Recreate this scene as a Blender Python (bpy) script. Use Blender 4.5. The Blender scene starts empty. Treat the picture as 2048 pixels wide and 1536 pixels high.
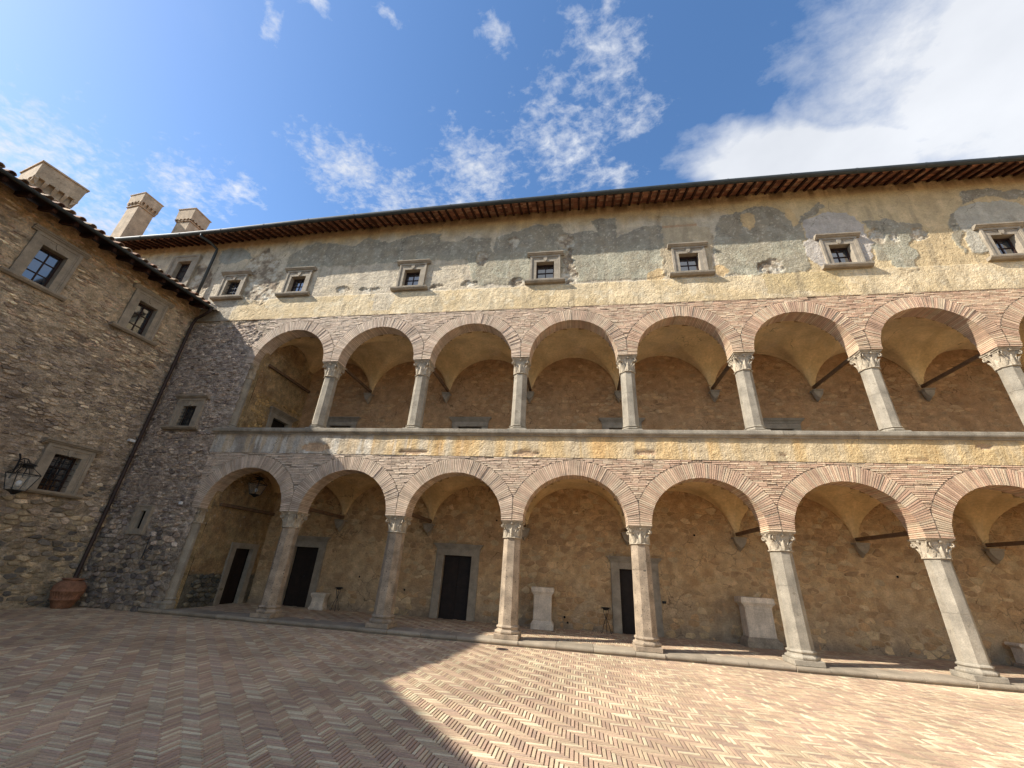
import bpy, math, random
import numpy as np
from mathutils import Matrix, Vector
random.seed(7)
SC = bpy.context.scene
COL = SC.collection

# ------------------------------------------------------------------ camera
CF, PITCH, ROLL, YAW = 802.65, .4322, .0609, -.1723
CAM = np.array([15.367, -11.445, 1.574])
_cy, _sy = math.cos(YAW), math.sin(YAW)
_R0 = np.array([_cy, -_sy, 0]); _F0 = np.array([_sy, _cy, 0]); _U0 = np.array([0, 0, 1.])
CFW = math.cos(PITCH)*_F0 + math.sin(PITCH)*_U0
_U1 = -math.sin(PITCH)*_F0 + math.cos(PITCH)*_U0
CR = math.cos(ROLL)*_R0 + math.sin(ROLL)*_U1
CU = -math.sin(ROLL)*_R0 + math.cos(ROLL)*_U1
cam = bpy.data.cameras.new('camera'); camo = bpy.data.objects.new('camera', cam); COL.objects.link(camo)
m = Matrix.Identity(4)
for i in range(3):
    m[i][0], m[i][1], m[i][2], m[i][3] = CR[i], CU[i], -CFW[i], CAM[i]
camo.matrix_world = m
cam.sensor_width = 36; cam.lens = CF/2048*36; cam.clip_end = 2000; cam.clip_start = .05
SC.camera = camo

# ------------------------------------------------------------------ light
SUN = Vector((2.7, 1.0, -2.35)).normalized()
sun = bpy.data.lights.new('sun', 'SUN'); sun.energy = 3.75; sun.angle = math.radians(.5); sun.color = (1, .95, .86)
suno = bpy.data.objects.new('sun', sun); COL.objects.link(suno)
suno.rotation_euler = SUN.to_track_quat('-Z', 'Y').to_euler(); suno.location = (-10, -10, 40)
SC.view_settings.view_transform = 'Standard'; SC.view_settings.look = 'None'
SC.view_settings.exposure = 1.30; SC.view_settings.gamma = 1
SC.view_settings.use_curve_mapping = False
SC.cycles.max_bounces = 8; SC.cycles.diffuse_bounces = 5
SC.cycles.use_denoising = True
W = bpy.data.worlds.new('World'); SC.world = W; W.use_nodes = True
nt = W.node_tree; N = nt.nodes; L = nt.links
for n in list(N): N.remove(n)
out = N.new('ShaderNodeOutputWorld'); bg = N.new('ShaderNodeBackground'); bg.inputs[1].default_value = .105
sky = N.new('ShaderNodeTexSky'); sky.sky_type = 'NISHITA'; sky.sun_disc = False
sky.sun_elevation = math.asin(-SUN.z); sky.sun_rotation = math.atan2(-SUN.x, -SUN.y)
sky.altitude = 300; sky.air_density = 1.0; sky.dust_density = .7; sky.ozone_density = 2.6
tc = N.new('ShaderNodeTexCoord')
sep = N.new('ShaderNodeSeparateXYZ'); L.new(tc.outputs['Generated'], sep.inputs[0])
def mth(op, a, b=None, c=None, clamp=False):
    n = N.new('ShaderNodeMath'); n.operation = op; n.use_clamp = clamp
    for i, v in enumerate((a, b, c)):
        if v is None: continue
        if isinstance(v, (int, float)): n.inputs[i].default_value = v
        else: L.new(v, n.inputs[i])
    return n.outputs[0]
zc = mth('MAXIMUM', sep.outputs[2], .06)
px = mth('DIVIDE', sep.outputs[0], zc); py = mth('DIVIDE', sep.outputs[1], zc)
comb = N.new('ShaderNodeCombineXYZ'); L.new(px, comb.inputs[0]); L.new(py, comb.inputs[1])
def noise(scale, detail, rough, dist=0, stretch=None):
    n = N.new('ShaderNodeTexNoise'); n.inputs['Scale'].default_value = scale; n.inputs['Detail'].default_value = detail
    n.inputs['Roughness'].default_value = rough; n.inputs['Distortion'].default_value = dist
    if stretch:
        mp = N.new('ShaderNodeMapping'); mp.inputs['Scale'].default_value = stretch[0]; mp.inputs['Rotation'].default_value = (0, 0, stretch[1])
        L.new(comb.outputs[0], mp.inputs[0]); L.new(mp.outputs[0], n.inputs['Vector'])
    else: L.new(comb.outputs[0], n.inputs['Vector'])
    return n.outputs['Fac']
warp = N.new('ShaderNodeTexNoise'); warp.inputs['Scale'].default_value = 6; warp.inputs['Detail'].default_value = 3
L.new(comb.outputs[0], warp.inputs['Vector'])
vm = N.new('ShaderNodeVectorMath'); vm.operation = 'MULTIPLY_ADD'
L.new(warp.outputs['Color'], vm.inputs[0]); vm.inputs[1].default_value = (.16, .16, 0); vm.inputs[2].default_value = (-.08, -.08, 0)
vadd = N.new('ShaderNodeVectorMath'); vadd.operation = 'ADD'; L.new(comb.outputs[0], vadd.inputs[0]); L.new(vm.outputs[0], vadd.inputs[1])
def blob(cx, cy, rx, ry, ang):
    mp = N.new('ShaderNodeMapping'); mp.vector_type = 'TEXTURE'
    mp.inputs['Location'].default_value = (cx, cy, 0); mp.inputs['Rotation'].default_value = (0, 0, ang)
    mp.inputs['Scale'].default_value = (rx, ry, 1)
    L.new(vadd.outputs[0], mp.inputs[0])
    ln = N.new('ShaderNodeVectorMath'); ln.operation = 'LENGTH'; L.new(mp.outputs[0], ln.inputs[0])
    return mth('SUBTRACT', 1.0, ln.outputs['Value'])
def cover(lst):
    r = None
    for b in lst:
        v = blob(*b); r = v if r is None else mth('MAXIMUM', r, v)
    return mth('MAXIMUM', r, -1.0)
flocks = cover([(-.02, .66, .15, .17, 0), (.07, .49, .08, .14, -.55), (-.27, .76, .16, .18, .1), (-.40, .85, .2, .08, .1), (.15, .64, .09, .08, 0), (-.64, .69, .15, .14, -.6), (-.53, .80, .17, .10, .5),
                (-.46, .87, .20, .10, 0), (-1.56, .54, .36, .26, .2), (-1.6, .8, .45, .16, .1), (-1.17, .70, .20, .13, -.4), (-1.0, .72, .08, .06, 0),
                (-.62, .36, .025, .05, .8), (-.50, .355, .035, .03, 0), (-.36, .385, .02, .02, 0), (-.13, .45, .04, .05, 0), (-.95, 1.0, .5, .12, 0), (.1, .8, .1, .06, 0)])
bank = cover([(1.15, .58, .72, .46, .1), (.62, .80, .38, .13, .1), (1.75, -.35, 1.2, 1.0, .3), (.3, -1.5, 1.5, .8, .2)])  # last two lie out of view, added for white fill light
n1 = noise(27, 8, .66, .25, ((1, 1.25, 1), .4)); n2 = noise(4.5, 8, .6, .2, ((1.0, 1.3, 1), .5)); n3 = noise(34, 2, .5)
nb_ = noise(9, 4, .55, .2)
f = mth('ADD', mth('MULTIPLY', flocks, .40), mth('ADD', mth('MULTIPLY', n1, 1.1), mth('ADD', mth('MULTIPLY', n3, .22), mth('MULTIPLY', nb_, .45))))
f = mth('MULTIPLY', mth('SUBTRACT', f, .95), 2.1, None, True)
f = mth('MULTIPLY', mth('POWER', f, 1.2), .86)
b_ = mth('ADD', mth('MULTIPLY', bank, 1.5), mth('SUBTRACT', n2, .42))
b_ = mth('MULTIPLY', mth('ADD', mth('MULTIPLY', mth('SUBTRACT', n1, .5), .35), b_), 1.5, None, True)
gen = noise(1.3, 9, .62, .3)
g_ = mth('MULTIPLY', mth('SUBTRACT', gen, .60), 3.0, None, True)     # thin veils over the rest of the sky
g_ = mth('MULTIPLY', g_, .10)
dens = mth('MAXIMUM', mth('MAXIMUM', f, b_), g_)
shade = mth('MULTIPLY_ADD', noise(2.2, 5, .55), 1.6, -.1, True)
ccol = N.new('ShaderNodeMix'); ccol.data_type = 'RGBA'; L.new(shade, ccol.inputs[0])
ccol.inputs[6].default_value = (2.5, 2.65, 2.95, 1); ccol.inputs[7].default_value = (3.6, 3.72, 3.95, 1)
hs = N.new('ShaderNodeHueSaturation'); hs.inputs['Saturation'].default_value = 1.14; hs.inputs['Value'].default_value = .95
L.new(sky.outputs[0], hs.inputs['Color'])
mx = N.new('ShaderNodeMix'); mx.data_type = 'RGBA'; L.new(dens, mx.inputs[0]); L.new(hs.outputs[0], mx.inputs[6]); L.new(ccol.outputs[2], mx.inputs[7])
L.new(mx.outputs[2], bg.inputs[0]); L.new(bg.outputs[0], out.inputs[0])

# ------------------------------------------------------------------ helpers
def lin(c):
    c = np.asarray(c, float)/255.
    return np.where(c <= .04045, c/12.92, ((c+.055)/1.055)**2.4)
def _h(ix, iy, s):
    n = (ix*374761393 + iy*668265263 + s*1442695041) & 0xffffffff
    n = ((n ^ (n >> 13))*1274126177) & 0xffffffff
    return ((n ^ (n >> 16)) & 0xffff)/65535.
def vn(x, y, s=0):
    x = np.asarray(x, float); y = np.asarray(y, float)
    ix = np.floor(x).astype(np.int64); iy = np.floor(y).astype(np.int64)
    fx = x-ix; fy = y-iy; fx = fx*fx*(3-2*fx); fy = fy*fy*(3-2*fy)
    a = _h(ix, iy, s); b = _h(ix+1, iy, s); c = _h(ix, iy+1, s); d = _h(ix+1, iy+1, s)
    return (a*(1-fx)+b*fx)*(1-fy) + (c*(1-fx)+d*fx)*fy
def fbm(x, y, o=4, s=0):
    r = 0; a = .5; t = 0
    for i in range(o):
        r = r + a*vn(x*2**i+i*17.3, y*2**i+i*9.1, s+i); t += a; a *= .55
    return r/t
def sstep(a, b, x):
    t = np.clip((x-a)/(b-a), 0, 1); return t*t*(3-2*t)

class MB:
    """collects faces with one colour each"""
    def __init__(s): s.v = []; s.f = []; s.c = []
    def add(s, vs, fs, col=(.5, .5, .5)):
        o = len(s.v); s.v.extend([tuple(p) for p in vs]); s.f.extend([tuple(i+o for i in f) for f in fs]); s.c.extend([tuple(col)]*len(fs))
    def box(s, x0, x1, y0, y1, z0, z1, col=(.5, .5, .5), j=0):
        vs = [(x, y, z) for x in (x0, x1) for y in (y0, y1) for z in (z0, z1)]
        if j: vs = [(a+random.uniform(-j, j), b+random.uniform(-j, j), c+random.uniform(-j, j)) for a, b, c in vs]
        s.add(vs, [(0, 1, 3, 2), (4, 6, 7, 5), (0, 4, 5, 1), (2, 3, 7, 6), (0, 2, 6, 4), (1, 5, 7, 3)], col)
    def chbox(s, x0, x1, y0, y1, z0, z1, b=.01, col=(.5, .5, .5)):
        """box with chamfered edges"""
        X = (x0, x1); Y = (y0, y1); Z = (z0, z1); vs = []; idx = {}
        for i in (0, 1):
            for j in (0, 1):
                for k in (0, 1):
                    sx, sy, sz = (1, -1)[i], (1, -1)[j], (1, -1)[k]
                    for a, p in enumerate(((X[i], Y[j]+sy*b, Z[k]+sz*b), (X[i]+sx*b, Y[j], Z[k]+sz*b), (X[i]+sx*b, Y[j]+sy*b, Z[k]))):
                        idx[i, j, k, a] = len(vs); vs.append(p)
        fs = []
        for i in (0, 1):
            fs.append([idx[i, 0, 0, 0], idx[i, 0, 1, 0], idx[i, 1, 1, 0], idx[i, 1, 0, 0]][::(1 if i == 0 else -1)])
            fs.append([idx[0, i, 0, 1], idx[1, i, 0, 1], idx[1, i, 1, 1], idx[0, i, 1, 1]][::(1 if i == 0 else -1)])
            fs.append([idx[0, 0, i, 2], idx[0, 1, i, 2], idx[1, 1, i, 2], idx[1, 0, i, 2]][::(1 if i == 0 else -1)])
            for j in (0, 1):
                fs.append([idx[i, j, 0, 0], idx[i, j, 0, 1], idx[i, j, 1, 1], idx[i, j, 1, 0]])
                fs.append([idx[i, 0, j, 0], idx[i, 0, j, 2], idx[i, 1, j, 2], idx[i, 1, j, 0]])
                fs.append([idx[0, i, j, 1], idx[0, i, j, 2], idx[1, i, j, 2], idx[1, i, j, 1]])
                for k in (0, 1): fs.append([idx[i, j, k, 0], idx[i, j, k, 1], idx[i, j, k, 2]])
        s.add(vs, fs, col)
    def rings(s, rs, col=(.5, .5, .5), cap0=True, cap1=True, closed=True):
        n = len(rs[0]); vs = [p for r in rs for p in r]; fs = []
        for i in range(len(rs)-1):
            for j in range(n if closed else n-1):
                k = (j+1) % n; fs.append((i*n+j, i*n+k, (i+1)*n+k, (i+1)*n+j))
        if cap0: fs.append(tuple(range(n))[::-1])
        if cap1: fs.append(tuple((len(rs)-1)*n+j for j in range(n)))
        s.add(vs, fs, col)
    def lathe(s, prof, n=24, c=(0, 0), col=(.5, .5, .5), ph=0, cap=True):
        s.rings([[(c[0]+r*math.cos(ph+2*math.pi*k/n), c[1]+r*math.sin(ph+2*math.pi*k/n), z) for k in range(n)] for r, z in prof], col, cap, cap)
    def tube(s, pts, r, n=8, col=(.5, .5, .5)):
        rs = []; pts = [Vector(p) for p in pts]; up = None
        for i, p in enumerate(pts):
            d = (pts[min(i+1, len(pts)-1)]-pts[max(i-1, 0)]).normalized()
            if up is None: up = d.orthogonal().normalized()
            up = (up - d*up.dot(d)); up = up.normalized() if up.length > 1e-6 else d.orthogonal().normalized()
            w = d.cross(up); rr = r[i] if isinstance(r, (list, tuple)) else r
            rs.append([tuple(p+up*rr*math.cos(2*math.pi*k/n)+w*rr*math.sin(2*math.pi*k/n)) for k in range(n)])
        s.rings(rs, col)
    def build(s, name, mat, parent=None, smooth=False, M=None, recalc=False):
        me = bpy.data.meshes.new(name); me.from_pydata(s.v, [], s.f)
        if s.c:
            a = me.color_attributes.new(name='Col', type='FLOAT_COLOR', domain='CORNER')
            cnt = np.array([len(f) for f in s.f]); c = np.repeat(np.array([tuple(x[:3]) for x in s.c], dtype=np.float32), cnt, axis=0)
            a.data.foreach_set('color', np.hstack([c, np.ones((len(c), 1), np.float32)]).ravel())
        if smooth: me.polygons.foreach_set('use_smooth', [True]*len(me.polygons))
        me.materials.append(mat)
        return link(name, me, parent, M)
def link(name, me, parent=None, M=None):
    o = bpy.data.objects.new(name, me); COL.objects.link(o)
    if parent is not None: o.parent = parent
    if M is not None: o.matrix_local = M
    return o
def tag(o, label=None, cat=None, group=None, kind=None):
    if label: o['label'] = label
    if cat: o['category'] = cat
    if group: o['group'] = group
    if kind: o['kind'] = kind
    return o
def empty(name, loc=(0, 0, 0), rz=0, parent=None):
    o = bpy.data.objects.new(name, None); COL.objects.link(o); o.location = loc; o.rotation_euler = (0, 0, rz); o.empty_display_size = .2
    if parent: o.parent = parent
    return o
def gridmesh(name, xs, zs, mapfn, hole, colfn, mat, parent=None, smooth=True):
    """mapfn(X,Z)->(x,y,z) arrays, hole(Xc,Zc)->bool array of removed cells"""
    X, Z = np.meshgrid(xs, zs); nx, nz = len(xs), len(zs)
    P = np.stack(mapfn(X, Z), -1).reshape(-1, 3)
    i = np.arange(nx-1)[None, :]+np.arange(nz-1)[:, None]*nx
    q = np.stack([i, i+1, i+1+nx, i+nx], -1).reshape(-1, 4)
    if hole is not None:
        Xc = (X[:-1, :-1]+X[1:, 1:])/2; Zc = (Z[:-1, :-1]+Z[1:, 1:])/2
        q = q[~hole(Xc, Zc).ravel()]
    me = bpy.data.meshes.new(name)
    me.vertices.add(len(P)); me.vertices.foreach_set('co', P.astype(np.float32).ravel())
    me.loops.add(len(q)*4); me.loops.foreach_set('vertex_index', q.astype(np.int32).ravel())
    me.polygons.add(len(q)); me.polygons.foreach_set('loop_start', np.arange(len(q), dtype=np.int32)*4)
    me.polygons.foreach_set('loop_total', np.full(len(q), 4, np.int32))
    me.update(calc_edges=True)
    if smooth: me.polygons.foreach_set('use_smooth', np.ones(len(q), bool))
    a = me.color_attributes.new(name='Col', type='FLOAT_COLOR', domain='POINT')
    C = colfn(X, Z).reshape(-1, 3)
    a.data.foreach_set('color', np.hstack([C, np.ones((len(C), 1))]).astype(np.float32).ravel())
    me.materials.append(mat)
    return link(name, me, parent)
def arr(a, b, step, extra=()):
    n = max(2, int(round((b-a)/step))+1)
    v = np.linspace(a, b, n)
    e = np.array([x for x in extra if a < x < b])
    if len(e): v = np.array([x for x in v if np.min(np.abs(e-x)) > step*.3])
    return np.unique(np.concatenate([v, e]))

# ------------------------------------------------------------------ materials
def material(name, base=None, rough=.9, var=.35, s1=3., s2=40., bump=.006, bscale=60., spots=None, metal=0., spec=.3, bump2=None, streak=None, obrand=0., zs=1., cracks=None):
    M = bpy.data.materials.new(name); M.use_nodes = True; t = M.node_tree; n = t.nodes; l = t.links
    b = n['Principled BSDF']; b.inputs['Roughness'].default_value = rough; b.inputs['Metallic'].default_value = metal
    b.inputs['Specular IOR Level'].default_value = spec
    g = n.new('ShaderNodeNewGeometry')
    if base is None:
        a = n.new('ShaderNodeAttribute'); a.attribute_name = 'Col'; c = a.outputs['Color']
    else:
        a = n.new('ShaderNodeRGB'); a.outputs[0].default_value = (*[float(x) for x in base], 1); c = a.outputs[0]
    def nz(scale, det, ro=.6, vec=None):
        k = n.new('ShaderNodeTexNoise'); k.inputs['Scale'].default_value = scale; k.inputs['Detail'].default_value = det; k.inputs['Roughness'].default_value = ro
        l.new(vec if vec is not None else g.outputs['Position'], k.inputs['Vector']); return k
    def mul(col, fac, lo, hi):
        r = n.new('ShaderNodeMapRange'); r.inputs[1].default_value = .3; r.inputs[2].default_value = .7
        r.inputs[3].default_value = lo; r.inputs[4].default_value = hi; l.new(fac, r.inputs[0])
        x = n.new('ShaderNodeVectorMath'); x.operation = 'SCALE'; l.new(col, x.inputs[0]); l.new(r.outputs[0], x.inputs['Scale']); return x.outputs[0]
    c = mul(c, nz(s1, 6).outputs['Fac'], 1-var*.8, 1+var*.6)
    c = mul(c, nz(s2, 5, .7).outputs['Fac'], 1-var*.7, 1+var*.5)
    if streak:
        mp = n.new('ShaderNodeMapping'); mp.inputs['Scale'].default_value = (streak, streak, streak*.08); l.new(g.outputs['Position'], mp.inputs[0])
        c = mul(c, nz(1., 5, .6, mp.outputs[0]).outputs['Fac'], 1-var*.5, 1+var*.4)
    if obrand:
        oi = n.new('ShaderNodeObjectInfo'); c = mul(c, oi.outputs['Random'], 1-obrand, 1+obrand)
    if spots and not isinstance(spots, list): spots = [spots]
    for sp in (spots or []):
        v = nz(sp[1], 5, .75); r = n.new('ShaderNodeMapRange'); r.inputs[1].default_value = sp[2]; r.inputs[2].default_value = sp[2]+.06
        r.inputs[4].default_value = sp[3] if len(sp) > 3 else 1.
        l.new(v.outputs['Fac'], r.inputs[0]); x = n.new('ShaderNodeMix'); x.data_type = 'RGBA'; l.new(r.outputs[0], x.inputs[0]); l.new(c, x.inputs[6])
        x.inputs[7].default_value = (*[float(q) for q in sp[0]], 1); c = x.outputs[2]
    crk = None
    if cracks:      # thin wandering cracks, real dark lines in the render coat
        wv = nz(cracks*1.7, 4, .6); ad_ = n.new('ShaderNodeVectorMath'); ad_.operation = 'MULTIPLY_ADD'; l.new(wv.outputs['Color'], ad_.inputs[0]); ad_.inputs[1].default_value = (.7/cracks,)*3; l.new(g.outputs['Position'], ad_.inputs[2])
        vo = n.new('ShaderNodeTexVoronoi'); vo.feature = 'DISTANCE_TO_EDGE'; vo.inputs['Scale'].default_value = cracks; l.new(ad_.outputs[0], vo.inputs['Vector'])
        r = n.new('ShaderNodeMapRange'); r.inputs[1].default_value = 0; r.inputs[2].default_value = .012*cracks; r.inputs[3].default_value = .35; r.inputs[4].default_value = 1; l.new(vo.outputs['Distance'], r.inputs[0])
        mk = nz(.8, 3); r2 = n.new('ShaderNodeMapRange'); r2.inputs[1].default_value = .5; r2.inputs[2].default_value = .6; l.new(mk.outputs['Fac'], r2.inputs[0])
        mm = n.new('ShaderNodeMix'); mm.data_type = 'FLOAT'; l.new(r2.outputs[0], mm.inputs[0]); mm.inputs[2].default_value = 1; l.new(r.outputs[0], mm.inputs[3])
        x = n.new('ShaderNodeVectorMath'); x.operation = 'SCALE'; l.new(c, x.inputs[0]); l.new(mm.outputs[0], x.inputs['Scale']); c = x.outputs[0]; crk = mm.outputs[0]
    l.new(c, b.inputs['Base Color'])
    if bump:
        vv_ = None
        if zs != 1:
            mz = n.new('ShaderNodeMapping'); mz.inputs['Scale'].default_value = (1, 1, zs); l.new(g.outputs['Position'], mz.inputs[0]); vv_ = mz.outputs[0]
        k = nz(bscale, 8, .65, vv_); h = k.outputs['Fac']
        if bump2:
            k2 = nz(bump2[0], 6, .6, vv_); ad = n.new('ShaderNodeMath'); ad.operation = 'MULTIPLY_ADD'; l.new(k2.outputs['Fac'], ad.inputs[0]); ad.inputs[1].default_value = bump2[1]; l.new(h, ad.inputs[2]); h = ad.outputs[0]
        bp = n.new('ShaderNodeBump'); bp.inputs['Strength'].default_value = 1; bp.inputs['Distance'].default_value = bump
        l.new(h, bp.inputs['Height']); l.new(bp.outputs[0], b.inputs['Normal'])
    return M
def srgb(*c): return tuple(lin(c))
M_plaster = material('plaster', var=.27, s1=2.2, s2=24, bump=.04, bscale=24, bump2=(7, 1.6), streak=3., cracks=.9, spots=[(srgb(214, 202, 178), 11, .66, .7), (srgb(112, 98, 78), 15, .68, .7), (srgb(60, 50, 40), 7, .745, .9)])
M_rubmort = material('rubble_mortar', var=.5, s1=4, s2=20, bump=.15, bscale=15, bump2=(6, 1.3), zs=1.9, spots=[(srgb(220, 206, 182), 9, .60, .6), (srgb(70, 60, 50), 11, .63, .9)])  # dark spots paint the shade of crevices and ledges; pale ones are mortar
M_inmort = material('inner_rubble_mortar', var=.30, s1=4, s2=26, bump=.06, bscale=16, bump2=(6, 1.3), zs=1.6, cracks=2.2, spots=[(srgb(110, 84, 58), 9, .66, .7)])
M_stone = material('field_stone', var=.5, s1=7, s2=40, bump=.05, bscale=22, spots=(srgb(165, 158, 140), 30, .66))
M_wstone = material('plastered_stone', var=.5, s1=6, s2=22, spots=[(srgb(222, 206, 180), 8, .60, .6), (srgb(74, 64, 54), 13, .64, .85)], bump=.07, bscale=22, bump2=(9, 1.2), zs=1.5)  # dark spots paint shadow in pits between the stones; pale ones are mortar
M_istone = material('inner_wall_stone', var=.36, s1=5, s2=34, bump=.045, bscale=20, bump2=(8, 1.2), zs=1.4)
M_brick = material('old_brick', var=.32, s1=2.5, s2=45, bump=.012, bscale=60)
M_pave = material('paving_brick', var=.28, s1=.9, s2=40, spots=[(srgb(120, 100, 82), 5, .64, .35), (srgb(90, 76, 62), 45, .68, .5)], bump=.003, bscale=120, rough=.92, spec=.15)
M_vault = material('vault_plaster', var=.26, cracks=.7, s1=1.6, s2=14, bump=.012, bscale=14, bump2=(4, 2.))
M_wpep = material('window_stone', base=srgb(154, 142, 124), var=.35, s1=4, s2=60, bump=.008, bscale=70, spots=(srgb(96, 86, 72), 20, .64))
M_pep = material('grey_stone', base=srgb(154, 144, 127), var=.4, s1=3, s2=50, bump=.012, bscale=60, streak=2.5, spots=[(srgb(84, 78, 68), 30, .67, .9), (srgb(104, 94, 78), 4, .60, .6)])
M_pepold = material('weathered_stone', base=srgb(162, 144, 122), var=.55, s1=4, s2=60, bump=.01, bscale=70, spots=(srgb(78, 72, 62), 16, .58))
M_capst = material('capital_stone', base=srgb(176, 162, 140), var=.45, s1=8, s2=50, bump=.012, bscale=60, spots=(srgb(92, 82, 68), 16, .58, .85))
M_kerb = material('kerb_stone', base=srgb(146, 133, 114), var=.35, s1=2, s2=60, bump=.008, bscale=70, spots=(srgb(80, 74, 62), 30, .64), obrand=.1)
M_marble = material('marble', base=srgb(206, 192, 172), var=.34, s1=3, s2=30, bump=.004, bscale=40, spots=(srgb(140, 128, 108), 9, .66), streak=8.)
M_marbled = material('dark_marble', base=srgb(150, 138, 120), var=.4, s1=6, s2=30, bump=.012, bscale=30)
M_iron = material('wrought_iron', base=(.012, .012, .012), var=.2, bump=.002, rough=.55, spec=.4)
M_pipe = material('brown_pipe', base=srgb(58, 44, 38), var=.3, bump=.001, rough=.6)
M_gut = material('dark_gutter', base=srgb(58, 62, 62), var=.35, s1=3, bump=.002, rough=.6, metal=.0)
M_zinc = material('zinc', base=srgb(190, 190, 190), var=.2, bump=0, rough=.4, metal=.5)
M_raf = material('rafter_wood', base=srgb(62, 36, 24), var=.4, s1=6, s2=40, bump=.004, obrand=.25)
M_board = material('eave_boards', var=.3, s1=6, s2=50, bump=.006)
M_door = material('door_wood', base=srgb(40, 30, 24), var=.4, s1=8, s2=50, bump=.002, rough=.7)
M_wframe = material('window_wood', base=srgb(50, 30, 22), var=.3, bump=.001, rough=.6)
M_dark = material('dark_interior', base=(.006, .006, .007), var=.1, bump=0)
M_tile = material('roof_tile', var=.45, s1=9, s2=40, bump=.01, spots=(srgb(150, 146, 128), 14, .56), obrand=.2)
M_terra = material('terracotta', base=srgb(140, 100, 76), var=.5, s1=5, s2=30, bump=.004, bscale=40, rough=.85)
M_chim = material('chimney_plaster', base=srgb(176, 156, 130), var=.35, s1=3, s2=20, bump=.012, spots=(srgb(110, 98, 76), 5, .62), streak=3.)
M_beam = material('tie_beam', base=srgb(112, 88, 66), var=.4, s1=6, bump=.004)
M_white = material('white_plastic', base=(.65, .65, .63), var=.05, bump=0, rough=.5)
def glass(name, base, rough, spec=1.0):
    M = bpy.data.materials.new(name); M.use_nodes = True; b = M.node_tree.nodes['Principled BSDF']
    b.inputs['Base Color'].default_value = (*base, 1); b.inputs['Roughness'].default_value = rough; b.inputs['Specular IOR Level'].default_value = spec
    b.inputs['IOR'].default_value = 1.9
    return M
M_pane = glass('window_glass', (.012, .016, .022), .04)
M_lglass = bpy.data.materials.new('lantern_glass'); M_lglass.use_nodes = True
_b = M_lglass.node_tree.nodes['Principled BSDF']; _b.inputs['Base Color'].default_value = (.8, .85, .8, 1); _b.inputs['Alpha'].default_value = .10; _b.inputs['Roughness'].default_value = .15

# ------------------------------------------------------------------ constants of the place
BAY = 3.4; GZ = -.12
XE = 34.0
LOW = dict(z0=2.79, a=1.40, b=1.29, T=.41, top=4.58)
UP = dict(z0=7.90, a=1.40, b=1.38, T=.39, top=9.82)
CENT = [BAY*(i+.5) for i in range(1, 10)]
YB = 3.08          # back wall of the loggias
XEND = 3.85        # end wall of the loggias
LA = .0966

# building roots
arc = tag(empty('arcaded_wing', (3.3, 0, 0)), 'long two-storey arcaded palace wing with octagonal columns and patchy ochre plaster above', 'building')
AP = Matrix.Translation((-3.3, 0, 0))     # local placement for geometry given in world coordinates
def part(o, p=None): return o
lw = tag(empty('rubble_wing', (.42, 0, 0), -LA), 'rough rubble stone wing in shade at the left with three framed windows', 'building')

class Root:      # small helper: children built in world coordinates under arc
    pass
def A(mb, name, mat, parent=None, smooth=False, M=None):
    """part of the arcaded wing, world coordinates"""
    if parent is None:
        o = mb.build(name, mat, arc, smooth); o.matrix_local = AP if M is None else AP @ M
    else:
        o = mb.build(name, mat, parent, smooth)
        if M is not None: o.matrix_local = M
    return o

# ------------------------------------------------------------------ ground: herringbone brick court
HB_L, HB_W = .24, .048
def hb_color(x, y):
    k = vn(x*1.3, y*1.3, 5); r = random.random()
    if r < .09+.15*k: c = (226, 208, 172)
    elif r < .50: c = (202, 173, 143)
    elif r < .74: c = (208, 183, 150)
    elif r < .90: c = (196, 165, 139)
    else: c = (186, 159, 136)
    f = random.uniform(.94, 1.05)*(.90+.18*float(fbm(np.array(x*.6), np.array(y*.6), 3, 401)))
    return tuple(lin([v*f for v in c])*.78)
def herring(x0, x1, y0, y1, z, keep=None):
    n = 5; w = HB_W; out = []
    # flip x so the zigzag runs towards the lower right
    ymin = int(math.floor(y0/w))-n; ymax = int(math.ceil(y1/w))+n
    for r in range(ymin, ymax):
        lo = int(math.floor((-x1/w - r)/(2*n)))-2; hi = int(math.ceil((-x0/w - r)/(2*n)))+2
        for mm in range(lo, hi):
            c = r+2*n*mm
            for (ax, ay, lx, ly) in ((c, r, n, 1),):
                out.append((-(ax+lx)*w, ay*w, lx*w, ly*w))
            # vertical brick whose lowest cell is in row r : x column c' with c'-2n+1 = r (mod 2n)
            cc = r+2*n-1+2*n*mm
            out.append((-(cc+1)*w, r*w, w, n*w))
    res = []
    for (bx, by, lx, ly) in out:
        if bx+lx < x0 or bx > x1 or by+ly < y0 or by > y1: continue
        if keep is not None and not keep(bx+lx/2, by+ly/2): continue
        res.append((bx, by, lx, ly))
    return res
def brick_geo(bx, by, lx, ly, z, cx=0, cy=0):
    g = .0042; c = .004
    x0, x1, y0, y1 = bx+g, bx+lx-g, by+g, by+ly-g
    dz = random.uniform(-.0016, .0016); t1 = random.uniform(-.0012, .0012); t2 = random.uniform(-.0012, .0012)
    j = lambda: random.uniform(-.0015, .0015)
    vs = [(x0+j(), y0+j(), z-.012), (x1+j(), y0+j(), z-.012), (x1+j(), y1+j(), z-.012), (x0+j(), y1+j(), z-.012),
          (x0+c, y0+c, z+dz+t1), (x1-c, y0+c, z+dz+t2), (x1-c, y1-c, z+dz-t1), (x0+c, y1-c, z+dz-t2)]
    vs = [(a-cx, b-cy, q) for a, b, q in vs]
    return vs, [(4, 5, 6, 7), (0, 1, 5, 4), (1, 2, 6, 5), (2, 3, 7, 6), (3, 0, 4, 7)]
M_bed = material('joint_sand', base=srgb(96, 78, 64), var=.3, bump=.004)
bedmb = MB(); bedmb.add([(-300, -300, GZ-.008), (300, -300, GZ-.008), (300, 300, GZ-.008), (-300, 300, GZ-.008)], [(0, 1, 2, 3)])
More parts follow.
